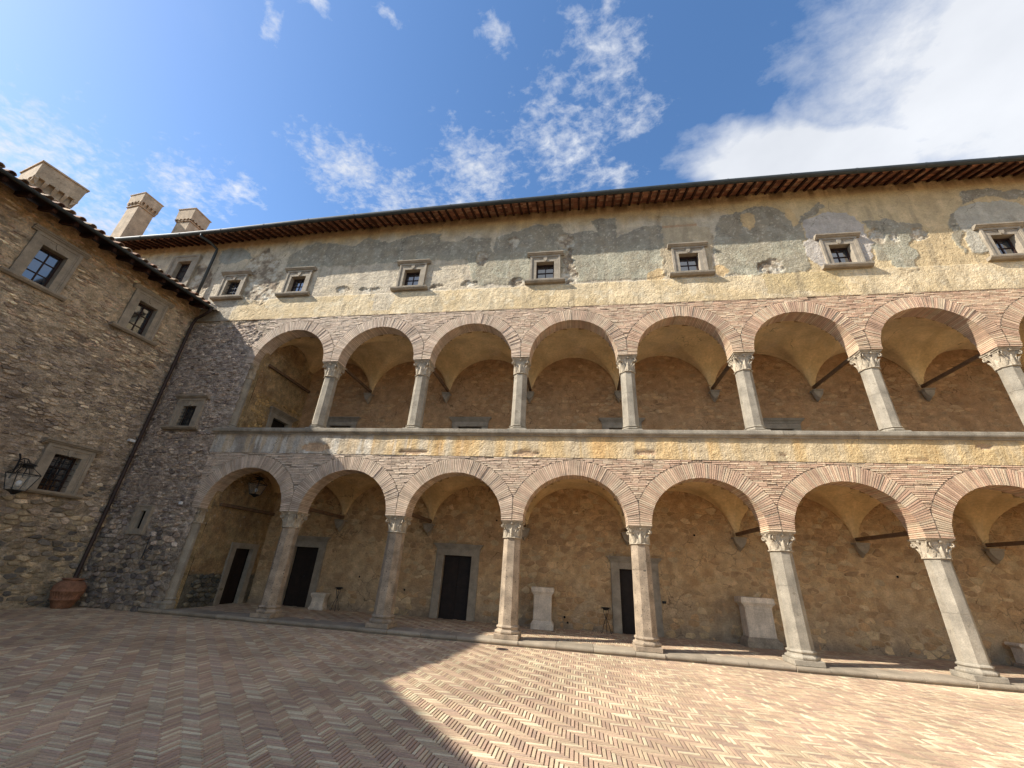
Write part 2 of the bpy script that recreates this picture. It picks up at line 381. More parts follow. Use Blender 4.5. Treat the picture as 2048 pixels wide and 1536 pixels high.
court = tag(bedmb.build('courtyard_paving', M_bed), 'brick courtyard paving laid in herringbone between the two wings', None, None, 'structure')
def infront(x, y):
    p = np.array([x, y, GZ])-CAM; z = p @ CFW
    if z < .6: return False
    u = CF*(p @ CR)/z; v = -CF*(p @ CU)/z
    return abs(u) < 1500 and v < 1150
bl = herring(-1.2, 31, -10.4, -.02, GZ, lambda x, y: infront(x, y) and x > .36+.097*y-.1)
def bsize(b):
    p = np.array([b[0]+b[2]/2, b[1]+b[3]/2, GZ])-CAM; z = p @ CFW
    u = CF*(p @ CR)/z; v = -CF*(p @ CU)/z
    inside = abs(u) < 1024 and abs(v) < 768
    return (0 if inside else 1, np.dot(p, p))
bl.sort(key=bsize)
var_m = {}
for k, b in enumerate(bl[:300]):
    hor = b[2] > b[3]; key = (hor, k % 24)
    if key not in var_m:
        mb = MB(); col = hb_color(b[0], b[1]); vs, fs = brick_geo(-b[2]/2, -b[3]/2, b[2], b[3], 0); mb.add(vs, fs, col)
        o = mb.build('brick', M_pave, court); var_m[key] = o.data
    else:
        o = link('brick', var_m[key], court)
    o.location = (b[0]+b[2]/2, b[1]+b[3]/2, GZ)
mb = MB()
for b in bl[300:]:
    vs, fs = brick_geo(*b, GZ); mb.add(vs, fs, hb_color(b[0], b[1]))
o = mb.build('paving_bricks', M_pave, court); o['kind'] = 'stuff'
# loggia floor
fb = MB(); fb.add([(3.5, .5, -.012), (XE, .5, -.012), (XE, YB+.1, -.012), (3.5, YB+.1, -.012)], [(0, 1, 2, 3)])
floor = tag(fb.build('loggia_floor', M_bed), 'reddish brick floor of the ground level loggia', None, None, 'structure')
mb = MB()
for b in herring(3.6, 30, .66, YB, 0, None):
    vs, fs = brick_geo(*b, 0); mb.add(vs, fs, np.array(hb_color(b[0], b[1]))*.9)
o = mb.build('floor_bricks', M_pave, floor); o['kind'] = 'stuff'
# kerb: long stones with a rounded nosing
kerb = tag(empty('kerb', (3, -.05, GZ)), 'low grey stone kerb with rounded nosing under the row of columns', None, None, 'structure')
xs = [3.0]
for i in range(1, 10):
    xs += [BAY*i-.34, BAY*i+.34, BAY*i+.34+.9, BAY*i+.34+1.8]
xs = sorted(x+random.uniform(-.03, .03) for x in xs if x > 3.2) ; xs = [3.0]+xs
def nose(y0, z1, z0, yb, r=.055):
    p = [(yb, z0), (y0+.03, z0), (y0+.03, z1-2*r)]
    p += [(y0+r-r*math.cos(a), z1-r+r*math.sin(a)) for a in np.linspace(-1.2, math.pi/2, 7)]
    return p+[(yb, z1)]
for a, b in zip(xs[:-1], xs[1:]):
    mb = MB(); blk = min(abs(a-BAY*i+.34) for i in range(1, 10)) < .06; dz = random.uniform(-.004, .0); dy = (-.025 if blk else 0)+random.uniform(-.006, .006)
    pr = nose(-.05+dy, dz, GZ-.03, .66); n = 6; rs = []
    for k in range(n+1):
        x = a+.005+(b-a-.01)*k/n; jj = random.uniform(-.003, .003)
        rs.append([(x-3, y+.05+jj, z-GZ+jj*.6) for y, z in pr])
    mb.rings(rs); mb.build('kerb_stone', M_kerb, kerb)

# ------------------------------------------------------------------ facade painting
def pip(x, y, poly):
    r = np.zeros(x.shape, bool); n = len(poly)
    for i in range(n):
        x1, y1 = poly[i]; x2, y2 = poly[(i+1) % n]
        if y1 == y2: continue
        c = ((y1 > y) != (y2 > y)) & (x < (x2-x1)*(y-y1)/(y2-y1)+x1); r ^= c
    return r
G1 = [(3.78, 12.33), (3.59, 12.93), (4.27, 13.56), (5.33, 13.64), (6.46, 13.32), (6.94, 13.66), (7.96, 13.4), (8.99, 13.65), (10.11, 13.63), (10.24, 13.2), (11.01, 13.13), (11.24, 13.36), (12.2, 13.19), (12.37, 12.46), (12.5, 13.24), (13.7, 13.7), (14.91, 13.66), (15.09, 13.24), (16.34, 13.2),
      (15.96, 13.71), (16.94, 13.77), (16.95, 12.84), (17.8, 13.21), (18.57, 13.22), (18.47, 12.47), (18.45, 11.97), (18.41, 11.0), (17.68, 10.91), (15.4, 10.86), (15.47, 10.92), (13.69, 10.97), (11.78, 10.98), (11.29, 12.2), (8.53, 12.3), (6.14, 12.25)]  # dark grey patch, lower left edge drawn along the eave shadow line
G2 = [(20.28, 12.82), (20.65, 13.54), (21.68, 13.82), (22.2, 13.84), (22.83, 13.46), (22.76, 12.88), (23.03, 13.0), (23.85, 13.8), (23.99, 13.56), (23.4, 13.1), (23.11, 12.91), (22.99, 11.33), (22.73, 10.83), (22.13, 10.81), (21.28, 10.8), (20.38, 10.86), (20.13, 11.83)]
S5 = [(18.57, 13.22), (18.31, 11.01), (18.65, 10.85), (19.99, 10.89), (20.15, 12.33), (20.13, 12.91), (19.83, 13.02), (19.59, 13.58), (18.67, 13.67)]
S6 = [(23.17, 12.98), (23.87, 13.27), (24.6, 13.27), (24.9, 12.66), (24.85, 12.32), (24.96, 11.9), (24.74, 11.13), (23.15, 11.06), (23.0, 11.4)]
G3 = [(24.94, 12.8), (25.52, 12.79), (25.94, 12.7), (26.53, 12.52), (26.44, 12.15), (25.98, 11.79), (26.09, 11.31), (25.87, 10.65), (25.27, 10.69), (25.21, 11.0), (24.94, 11.17), (24.88, 11.73), (25.07, 12.2)]
G4 = [(28.04, 13.86), (28.88, 13.89), (29.84, 13.64), (32.5, 13.8), (32.5, 13.3), (29.71, 13.31), (28.74, 13.51), (27.96, 13.25)]
G5 = [(27.44, 12.84), (27.62, 12.82), (27.56, 12.13), (27.31, 11.29), (27.24, 11.68), (27.29, 12.4)]
S7 = [(27.6, 12.78), (27.93, 13.17), (28.66, 13.3), (29.42, 13.26), (29.58, 12.99), (29.5, 11.38), (28.03, 11.23), (27.55, 11.27), (27.59, 12.37)]
GL = [(0.16, 13.04), (0.06, 13.58), (0.63, 13.71), (1.31, 13.56), (1.82, 13.0), (1.47, 12.94), (0.99, 12.8), (0.26, 12.81)]
R1 = [(1.54, 12.26), (1.7, 12.92), (2.08, 13.32), (2.37, 13.56), (2.86, 13.0), (3.2, 12.76), (3.2, 12.22), (3.52, 12.12), (3.61, 11.51), (3.5, 11.13), (3.39, 10.64), (3.11, 10.43), (2.59, 10.53), (2.33, 10.92), (1.98, 11.02), (1.73, 12.04)]
R2 = [(-1.01, 12.86), (-0.49, 12.83), (-0.02, 12.36), (0.27, 12.13), (0.31, 11.52), (-0.09, 11.22), (-0.63, 11.57)]
OCH = [(21.44, 13.16, .25, .41), (22.88, 13.23, .17, .44), (18.1, 10.99, .3, .24), (20.24, 11.07, .19, .27)]
HOL = [(21.77, 11.13, .42, .33), (6.48, 11.05, .3, .19), (11.6, 11.03, .3, .16), (13.35, 11.03, .26, .18), (15.25, 11.22, .3, .39), (11.91, 12.19, .22, .39), (13.13, 12.91, .24, .3), (15.09, 12.77, .29, .35),
       (10.28, 11.0, .37, .1), (7.6, 10.98, .4, .09), (25.63, 12.07, .13, .2), (26.34, 12.08, .23, .2), (25.16, 12.11, .19, .32), (4.9, 11.0, .3, .1), (15.2, 11.9, .14, .5)]
LHOL = [(7.13, 4.78, .5, .14), (10.42, 4.67, .45, .07), (13.9, 4.68, .4, .09), (17.29, 4.75, .3, .08), (20.84, 4.75, .11, .05), (25.51, 5.03, .19, .07), (23.9, 4.66, .25, .03)]
def ell(x, z, e): return ((x-e[0])/e[2])**2+((z-e[1])/e[3])**2 < 1
def over(C, m, c, a=1.):
    m = (m*a)[..., None] if m.dtype != bool else (m.astype(float)*a)[..., None]
    return C*(1-m)+np.asarray(lin(c))*m
def upper_masks(X, Z):
    wx = X+.16*(fbm(X*3, Z*3, 4, 1)-.5)*2+.03*(vn(X*14, Z*14, 9)-.5); wz = Z+.16*(fbm(X*3, Z*3, 4, 11)-.5)*2+.03*(vn(X*14, Z*14, 19)-.5)
    g = pip(wx, wz, G1)
    for p in (G2, G3, G4, G5): g |= pip(wx, wz, p)
    hol = pip(wx, wz, R1) | pip(wx, wz, R2)
    for e in HOL: hol |= ell(wx, wz, e)
    return wx, wz, g, hol
def facade_color(X, Z):
    n1 = fbm(X*1.2, Z*1.2, 5, 31); n2 = fbm(X*5, Z*5, 4, 41); st = fbm(X*4, Z*.5, 4, 51)
    wx, wz, g, hol = upper_masks(X, Z)
    C = np.ones(X.shape+(3,))*lin((196, 182, 158))
    C = over(C, sstep(.35, .7, n1), (204, 184, 152), .7)
    C = over(C, sstep(.45, .7, n2), (178, 164, 144), .6)
    # ochre render under the eaves, thinning out downwards in drips
    C = over(C, sstep(13.3, 13.9, wz+.5*(st-.5)), (190, 160, 114), .9)
    C = over(C, sstep(20.4, 21.5, wx)*1., (206, 180, 134), .75)
    C = over(C, sstep(26.0, 26.3, wx)*1., (196, 170, 128), .5)
    gl = pip(wx, wz, GL)
    C = over(C, gl, (142, 144, 136), .8)
    low = sstep(12.9, 11.6, Z)
    C = over(C, g, (136, 128, 112), .88); C = over(C, g & (n2 > .56), (166, 158, 140), .6)
    C = over(C, g*low, (176, 170, 146), .65); C = over(C, g & (fbm(X*2.2, Z*2.2, 4, 33) > .56), (158, 144, 120), .5)  # grey lightened low down to paint in the sun below the eave shadow
    C = over(C, g & (fbm(X*16, Z*16, 2, 34) > .74), (200, 190, 168), .7)
    for e in OCH: C = over(C, ell(wx, wz, e), (200, 170, 124), .9)
    C = over(C, pip(wx, wz, S5), (184, 166, 136), .95); C = over(C, pip(wx, wz, S5) & (np.abs(Z-13.15) < .05), (170, 120, 80), .5)
    C = over(C, pip(wx, wz, S6), (186, 176, 164), .95); C = over(C, pip(wx, wz, S7), (182, 174, 156), .95)
    C = over(C, hol, (178, 162, 138), .95); C = over(C, hol & (n2 > .55), (206, 196, 176), .8); C = over(C, hol & (n2 < .38), (130, 112, 92), .8)
    # yellow band
    yb = (wz*.25+Z*.75 < 10.78) & (X > 1.9+.5*(fbm(X*2, Z*2, 3, 3)-.5)+ (Z-10.2)*.2)
    C = over(C, yb & ~pip(wx, wz, R1), (216, 194, 156), 1.)
    C = over(C, yb*sstep(.4, .7, n1), (206, 180, 136), .7); C = over(C, yb*sstep(.55, .75, n2), (222, 206, 174), .6)
    C = over(C, yb & (np.abs(X-8.3) < .25+.3*n2) & (Z > 10.0), (196, 184, 164), .6)
    C = over(C, (wx > 21.5) & (wx < 23.7) & (Z < 10.8) & (wz > 10.0), (190, 166, 118), .6)
    # weather marks
    C = over(C, sstep(13.95, 14.35, Z)*sstep(.35, .6, st), (112, 84, 52), .75)
    C = over(C, sstep(.62, .72, st)*sstep(14.3, 13.0, Z)*.5, (140, 126, 104), .7)
    C = C*(.9+.2*fbm(X*9, Z*9, 3, 77))[..., None]
    k = (X < 1.9)[..., None] & (Z < 10.9)[..., None]
    C = np.where(k, np.ones_like(C)*lin((170, 158, 138))*(.8+.4*n2)[..., None], C)
    return C
def facade_y(X, Z):
    wx, wz, g, hol = upper_masks(X, Z)
    y = -.006*(fbm(X*2, Z*2, 4, 61)-.5)*4
    y = y+.045*hol + .045*hol*(fbm(X*9, Z*9, 3, 71)-.5)*2
    y = y-.018*g - .024*(pip(wx, wz, S5) | pip(wx, wz, S6) | pip(wx, wz, S7))
    yb = (Z < 10.78) & (X > 1.9)
    y = y-.018*yb + .005*(fbm(X*11, Z*11, 2, 81)-.5)
    return np.minimum(y, .05)+.012
# ---- windows of the top floor (one builder, copied)
TOPW = [1.45, 4.41, 9.25, 14.34, 19.28, 23.96, 28.50]
WO = (.32, 11.07, 11.82)      # half width, bottom, top of opening
def hole_up(X, Z):
    h = np.zeros(X.shape, bool)
    for x in TOPW: h |= (np.abs(X-x) < WO[0]) & (Z > WO[1]) & (Z < WO[2])
    h |= (X > -1.82) & (X < -1.15) & (Z > 11.9) & (Z < 13.05)
    return h
XZs = arr(-9.2, XE, .034, [x+s*WO[0] for x in TOPW for s in (-1, 1)]+[-1.82, -1.15])
ZZs = arr(9.82, 14.62, .034, [WO[1], WO[2], 11.9, 13.05])
up_wall = gridmesh('upper_wall', XZs, ZZs, lambda X, Z: (X, facade_y(X, Z), Z), hole_up, facade_color, M_plaster, arc); up_wall.matrix_local = AP

# the two brick arcades
def arcade_hole(d):
    def h(X, Z):
        r = np.zeros(X.shape, bool)
        for c in CENT: r |= (((X-c)/(d['a']+d['T']-.1))**2+((Z-d['z0'])/(d['b']+d['T']-.1))**2 < 1)
        r |= (X > 3.55) & (Z < d['z0']+.02)
        return r
    return h
def mortar_col(X, Z):
    n = fbm(X*3, Z*3, 4, 91); t = sstep(8, 22, X)
    a = lin((190, 172, 150)); b = lin((196, 166, 138))
    return ((1-t)[..., None]*a+t[..., None]*b)*(.72+.45*n)[..., None]
mort = []
for nm, d in (('lower_spandrel', LOW), ('upper_spandrel', UP)):
    g = gridmesh(nm, arr(3.3, XE, .08), arr(d['z0'], d['top'], .08), lambda X, Z: (X, .006+0*X, Z), arcade_hole(d), mortar_col, M_rubmort, arc); g.matrix_local = AP
    g2 = gridmesh('inner_wall_face', arr(3.3, XE, .1), arr(d['z0'], d['top']+.1, .1), lambda X, Z: (X, .5+0*X, Z),
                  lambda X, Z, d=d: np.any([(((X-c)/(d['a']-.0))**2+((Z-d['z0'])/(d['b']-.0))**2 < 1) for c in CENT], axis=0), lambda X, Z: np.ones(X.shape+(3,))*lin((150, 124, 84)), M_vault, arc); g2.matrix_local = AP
def bcol(x, z, lv):
    t = float(sstep(6, 22, np.array(x)))
    pal0 = [(216, 196, 174), (210, 188, 166), (220, 200, 176), (202, 180, 158)]
    pal1 = [(212, 178, 148), (218, 188, 156), (204, 168, 140), (220, 196, 164)]
    a = np.array(random.choice(pal0)); b = np.array(random.choice(pal1)); c = a*(1-t)+b*t
    return tuple(lin(c*random.uniform(.93, 1.04)))
for lv, d in enumerate((LOW, UP)):
    for ci, c in enumerate(CENT):
        mb = MB(); a, b, T = d['a'], d['b'], d['T']
        # mortar ring front and soffit
        K = 48; ang = np.linspace(0, math.pi, K+1); vs = []
        for t in ang:
            ct, s_ = math.cos(t), math.sin(t)
            xi, zi = (a+.014)*ct, (b+.014)*s_; xo, zo = (a+T)*ct, (b+T)*s_; xo = max(-1.7, min(1.7, xo))
            vs += [(c+xi, .001, d['z0']+zi), (c+xo, .001, d['z0']+zo), (c+xi, .5, d['z0']+zi)]
        fs = []
        for k in range(K):
            i = 3*k; fs += [(i, i+3, i+4, i+1), (i, i+2, i+5, i+3)]
        mcol = tuple(lin((178, 156, 130))*.85); mb.add(vs, fs, mcol)
        ring_o = A(mb, 'arch', M_brick); single = lv == 0 and ci in (4, 5, 6); mb = MB()
        ai = [0.]; tt = 0
        # brick joints spaced evenly along the outline
        S = np.linspace(0, math.pi, 721); arcl = np.concatenate([[0], np.cumsum(np.hypot(np.diff((a+T/2)*np.cos(S)), np.diff((b+T/2)*np.sin(S))))])
        nb = 92; cut = np.interp(np.linspace(0, arcl[-1], nb+1), arcl, S)
        for k in range(nb):
            t0, t1 = cut[k]+.0042, cut[k+1]-.0042; t1 -= random.uniform(0, .004)
            y0 = -.012+random.uniform(-.010, .008); To = T+random.uniform(-.02, .012); q = random.uniform(-.005, .003)
            P = []
            for yy in (y0, .5):
                for t, rr in ((t0, 0), (t1, 0), (t1, 1), (t0, 1)):
                    e = (To if rr else q); x = (a+e)*math.cos(t); z = (b+e)*math.sin(t)
                    if rr:
                        x = max(-1.688, min(1.688, x))
                    P.append((c+x, yy, d['z0']+max(z, .003)))
            col = np.array(bcol(c, 0, lv))
            col = col*random.uniform(.84, 1.0)
            mb.add(P, [(0, 1, 2, 3)[::-1], (0, 4, 5, 1), (1, 5, 6, 2), (3, 7, 4, 0)], tuple(col))
            if single: mb.build('brick', M_brick, ring_o); mb = MB()
        if mb.v: o = mb.build('arch_bricks', M_brick, ring_o); o['kind'] = 'stuff'
    # coursed bricks of the spandrels
    mb = MB(); z = d['z0']+.004; row = 0; hgt = .048
    while z < d['top']-.03:
        hh = hgt*random.uniform(.85, 1.1); zm = z+hh/2
        def half(rel, A_, B_): return A_*math.sqrt(max(0, 1-(rel/B_)**2)) if rel < B_ else -1
        w = max(half(z-d['z0'], d['a']+d['T'], d['b']+d['T']), half(z+hh-d['z0'], d['a']+d['T'], d['b']+d['T']))
        edges = []
        prev = 3.32 if lv == 0 else 3.9+.25*math.sin(row)
        for c in CENT+[None]:
            if c is None: edges.append((prev, XE)); break
            if w > 0: edges.append((prev, c-w-.004)); prev = c+w+.004
        for x0, x1 in edges:
            if x1-x0 < .03: continue
            x = x0
            while x < x1-.02:
                l_ = random.uniform(.17, .30); xe = min(x+l_, x1)
                if x1-xe < .07: xe = x1
                if random.random() < .95:
                    j = lambda: random.uniform(-.004, .004); y0 = .004-random.uniform(0, .014)
                    P = [(x+.004, .02, z), (xe-.004, .02, z), (xe-.004, .02, z+hh-.008), (x+.004, .02, z+hh-.008),
                         (x+.006+j(), y0+j(), z+.002+j()*.6), (xe-.006+j(), y0+j(), z+.002+j()*.6), (xe-.006+j(), y0+j(), z+hh-.01+j()*.6), (x+.006+j(), y0+j(), z+hh-.01+j()*.6)]
                    mb.add(P, [(4, 5, 6, 7), (0, 1, 5, 4), (1, 2, 6, 5), (2, 3, 7, 6), (3, 0, 4, 7)], bcol(x, z, lv))
                x = xe+random.uniform(0, .006)
        z += hh+.004; row += 1
    o = A(mb, 'spandrel_bricks', M_brick); o['kind'] = 'stuff'
mb = MB(); mb.box(-9.2, XE, -.010, .3, 9.811, 9.836, tuple(lin((150, 128, 98)))); A(mb, 'plaster_edge', M_plaster)
# parapet band and cornice
def par_col(X, Z):
    n1 = fbm(X*1.5, Z*1.5, 4, 101); st = fbm(X*3.2, Z*.35, 5, 111); n2 = fbm(X*7, Z*7, 4, 121)
    C = np.ones(X.shape+(3,))*lin((190, 182, 168)); t = sstep(6.2, 10.5, X+.9*(n1-.5)*2)
    C = C*(1-t[..., None])+np.asarray(lin((212, 182, 134)))*t[..., None]
    C = over(C, t*sstep(.5, .66, st), (204, 186, 156), .75); C = over(C, t*sstep(.45, .3, st), (206, 160, 100), .55)
    C = over(C, (1-t)*sstep(.52, .6, st), (150, 140, 126), .8); C = over(C, sstep(14, 7, X)*sstep(.56, .62, fbm(X*6, Z*.5, 4, 113)), (222, 214, 198), .7); C = over(C, sstep(9, 5, X)*sstep(.48, .42, fbm(X*5, Z*.6, 4, 115)), (206, 176, 132), .5)
    C = over(C, sstep(16, 24, X)*.6, (204, 178, 130), .6)
    for e in LHOL: C = over(C, ell(X+.1*(n2-.5), Z+.05*(n2-.5), e), (196, 164, 130), .95)
    C = over(C, sstep(5.12, 5.2, Z+.06*st), (150, 124, 92), .5)
    return C*(.85+.3*n2)[..., None]
def par_y(X, Z):
    y = -.008*(fbm(X*2, Z*2, 3, 131)-.5)*3-.012
    n2 = fbm(X*7, Z*7, 4, 121)
    for e in LHOL: y = y+.035*ell(X+.1*(n2-.5), Z+.05*(n2-.5), e)
    return y
g = gridmesh('parapet', arr(3.3, XE, .045), arr(4.57, 5.22, .045), lambda X, Z: (X, par_y(X, Z), Z), None, par_col, M_plaster, arc); g.matrix_local = AP
xj = 3.22
while xj < XE:
    l_ = min(random.uniform(1.6, 2.6), XE-xj); mb = MB(); dy = random.uniform(-.004, .004)
    pr = [(.55, 5.2), (-.03, 5.2), (-.045, 5.235), (-.075, 5.25), (-.10, 5.27), (-.11, 5.30), (-.11, 5.385), (-.10, 5.395), (.55, 5.395)]
    mb.rings([[(x, y+dy*(y < .5), z) for y, z in pr] for x in (xj+.003, xj+l_-.003)]); A(mb, 'cornice_stone', M_pep); xj += l_

# ------------------------------------------------------------------ columns
def octo(r, z, s=1.0):
    R = r/math.cos(math.pi/8)
    return [(R*math.cos(math.pi/8+k*math.pi/4), R*math.sin(math.pi/8+k*math.pi/4), z) for k in range(8)]
def shaft_mb(r0, r1, z0, z1, joint):
    mb = MB(); zj = z0+(z1-z0)*joint; rj = r0+(r1-r0)*joint
    mb.rings([octo(r0, z0), octo(rj, zj-.004), octo(rj-.006, zj-.003), octo(rj-.006, zj+.003), octo(rj, zj+.004), octo(r1, z1)])
    return mb
def base_mb(r, w, zb, h):
    mb = MB(); p = h*.36
    mb.chbox(-w/2, w/2, -w/2, w/2, zb, zb+p, .008)
    q = h-p; z = zb+p
    mb.rings([octo(w/2-.005, z+.001), octo(w/2+.006, z+q*.12), octo(w/2+.008, z+q*.26), octo(w/2-.004, z+q*.36), octo(r+.025, z+q*.44), octo(r+.016, z+q*.58), octo(r+.03, z+q*.66), octo(r+.042, z+q*.76), octo(r+.034, z+q*.88), octo(r+.012, z+q*.93), octo(r+.003, z+q)])
    return mb
def capital_mb(r, w, z0, h):
    mb = MB(); H = w/2; ab = h*.17
    # astragal
    mb.rings([octo(r+.004, z0-.03), octo(r+.028, z0-.024), octo(r+.036, z0-.008), octo(r+.028, z0+.006), octo(r+.006, z0+.012)])
    # bell: octagon flaring to a square
    n = 32; rs = []
    for t in np.linspace(0, 1, 9):
        z = z0+.01+t*(h-ab-.012); e = t**2.2; ring = []
        for k in range(n):
            a = 2*math.pi*k/n+math.pi/n
            ro = r/math.cos(((a+math.pi/8) % (math.pi/4))-math.pi/8) if True else r
            rsq = (H*.80)/max(abs(math.cos(a)), abs(math.sin(a))); rsq = min(rsq, H*1.0)
            rad = ro*(1-e)+rsq*e
            ring.append((rad*math.cos(a), rad*math.sin(a), z))
        rs.append(ring)
    mb.rings(rs)
    # abacus in two slabs with slightly hollow sides
    for za, zb, f in ((z0+h-ab, z0+h-ab*.5, .90), (z0+h-ab*.5, z0+h-.014, 1.0), (z0+h-.014, z0+h, 1.04)):
        ring = lambda ff, z: [(sx*H*ff*(1 if abs(u) > .9 else .955)*1 if ax == 0 else u*H*ff, u*H*ff if ax == 0 else sx*H*ff*(1 if abs(u) > .9 else .955), z)
                              for ax, sx, us in ((0, 1, (-1, -.5, 0, .5)), (1, 1, (1, .5, 0, -.5)), (0, -1, (1, .5, 0, -.5)), (1, -1, (-1, -.5, 0, .5))) for u in us]
        mb.rings([ring(f*.97, za), ring(f, zb)])
    # corner volutes
    for k in range(4):
        a = math.pi/4+k*math.pi/2; d = Vector((math.cos(a), math.sin(a), 0)); s_ = Vector((-math.sin(a), math.cos(a), 0)); zc_ = z0+h-ab-.062
        c = d*(H*1.12); c.z = zc_
        for half in (-1, 1):
            pts = []
            for q in range(15):
                th = q/14*2*math.pi*1.45; rr = .058*(1-q/14*.72)
                p = c+d*(-rr*math.cos(th-1.3))*1.0+Vector((0, 0, rr*math.sin(th+1.8)))+s_*half*.030
                pts.append(p)
            mb.tube(pts, [.017*(1-.4*q/14) for q in range(15)], 5)
        # stalk rising to the volute
        for half in (-1, 1):
            b0 = d.copy(); ang = a+half*.36; base = Vector((math.cos(ang), math.sin(ang), 0))*(r+.02); base.z = z0+h*.30
            mid = Vector((math.cos(a+half*.22), math.sin(a+half*.22), 0))*(H*.82); mid.z = z0+h*.58
            mb.tube([base, base*.5+mid*.5+Vector((0, 0, -.01)), mid, c+Vector((0, 0, .055))-d*.02+s_*half*.028], [.012, .017, .018, .014], 5)
        # big leaf under the volute
        leaf(mb, a, r+.012, z0+.01, h*.52, .10, H*.98-r)
        leaf(mb, a-math.pi/4, r+.012, z0+.01, h*.62, .085, H*.70-r)
        fc = Vector((math.cos(a-math.pi/4), math.sin(a-math.pi/4), 0))*(H*.93); 
        mb.lathe([(.0, 0), (.03, .0), (.034, .02), (.02, .034), (0, .036)], 8, (fc.x, fc.y)) if False else None
        ff = Vector((math.cos(a-math.pi/4), math.sin(a-math.pi/4), 0))
        sd = Vector((-ff.y, ff.x, 0))
        ring = [tuple(ff*(H*.90)+sd*.036*math.cos(q*math.pi/4)+Vector((0, 0, z0+h-ab*.9+.036*math.sin(q*math.pi/4)))) for q in range(8)]
        ring2 = [tuple(ff*(H*.985)+sd*.022*math.cos(q*math.pi/4)+Vector((0, 0, z0+h-ab*.9+.022*math.sin(q*math.pi/4)))) for q in range(8)]
        mb.rings([ring, ring2])
    return mb
def leaf(mb, a, r, z, hh, w, outw):
    d = Vector((math.cos(a), math.sin(a), 0)); s_ = Vector((-math.sin(a), math.cos(a), 0)); rows = []
    for t in np.linspace(0, 1, 7):
        bulge = outw*(t**2)*.9+.012; curl = -.035*max(0, t-.75)*4
        wd = w*(.75+.5*math.sin(math.pi*min(t*1.1, 1)))*(1-.75*max(0, t-.6)/.4)
        z_ = z+hh*t+curl*.4
        row = []
        for u, o in ((-1, -.012), (-.5, .008), (0, .018), (.5, .008), (1, -.012)):
            p = d*(r+bulge+o)+s_*(wd*u*.5); row.append((p.x, p.y, z_))
        rows.append(row)
    vs = [p for r_ in rows for p in r_]; fs = []
    for i in range(6):
        for j in range(4): fs.append((i*5+j, i*5+j+1, i*5+j+6, i*5+j+5))
    # back of the leaf
    o = len(vs); vs += [(x-d.x*.02, y-d.y*.02, z_) for x, y, z_ in vs]
    fs += [tuple(reversed([q+o for q in f])) for f in fs]
    for i in range(6):
        fs += [(i*5, i*5+5, i*5+5+o, i*5+o), (i*5+4, i*5+4+o, i*5+9+o, i*5+9)]
    fs += [tuple([30, 31, 32, 33, 34, 34+o, 33+o, 32+o, 31+o, 30+o])]
    mb.add(vs, fs)
low_sh = [shaft_mb(.242, .222, .30, 2.37, j) for j in (.62, .45, .7)]
up_sh = [shaft_mb(.222, .206, 5.60, 7.36, j) for j in (.68, .55, .6)]
lb = base_mb(.242, .62, 0, .30); ub = base_mb(.222, .56, 5.395, .205)
lc = capital_mb(.222, .60, 2.37, .42); uc = capital_mb(.206, .58, 7.38, .52)
sh_me = {}; YC = .31
for lv in (0, 1):
    for i in range(1, 10):
        key = (lv, i % 3); worn = lv == 0 and i in (2, 3, 4, 5)
        M = AP @ Matrix.Translation((BAY*i+(.06 if i == 1 else 0), YC, 0))
        mat = M_pepold if worn else M_pep
        if (key, worn) not in sh_me:
            o = (low_sh if lv == 0 else up_sh)[i % 3].build('column', mat, arc); sh_me[key, worn] = o.data
        else: o = link('column', sh_me[key, worn], arc)
        o.matrix_local = M
        for nm, mbx, mt in (('column_base', lb if lv == 0 else ub, mat), ('capital', lc if lv == 0 else uc, M_capst)):
            k2 = (nm, lv, mt.name)
            if k2 not in sh_me:
                q = mbx.build(nm, mt, o); sh_me[k2] = q.data
            else: q = link(nm, sh_me[k2], o)

# ------------------------------------------------------------------ vaults, inner walls
def vault(z0, rise, first=False):
    def mp(X, Y):
        u = np.clip(np.abs(X)/1.63, 0, 1); v = np.clip(np.abs(Y-(.5+YB)/2)/((YB-.5)/2), 0, 1)
        zx = rise*np.sqrt(1-u**2.0); zy = rise*np.sqrt(1-v**2.0)
        z = np.maximum(zx, zy); s_ = np.minimum(1-u, 1-v)
        return X, Y, z0+z+.05*np.clip(s_*2, 0, 1)+.012*(fbm(X*2+z0, Y*2, 3, 7)-.5)
    return mp
vx = np.sin(np.linspace(-math.pi/2, math.pi/2, 37))*1.7; vy = (.5+YB)/2+np.sin(np.linspace(-math.pi/2, math.pi/2, 33))*(YB-.5)/2
def vcol(X, Y):
    n = fbm(X*1.2+3, Y*1.2, 4, 141); C = np.ones(X.shape+(3,))*lin((222, 192, 142)); C = over(C, sstep(.4, .7, n), (206, 174, 124), .8)
    C = over(C, sstep(.6, .75, fbm(X*3, Y*3, 3, 151)), (212, 186, 144), .6); return C
for lv, (z0, rise) in enumerate(((2.86, 1.42), (7.94, 1.58))):
    me = None
    for c in CENT:
        M = AP @ Matrix.Translation((c, 0, 0))
        if me is None:
            o = gridmesh('vault', vx, vy, vault(z0, rise), None, vcol, M_vault, arc); me = o.data
        else: o = link('vault', me, arc)
        o.matrix_local = M

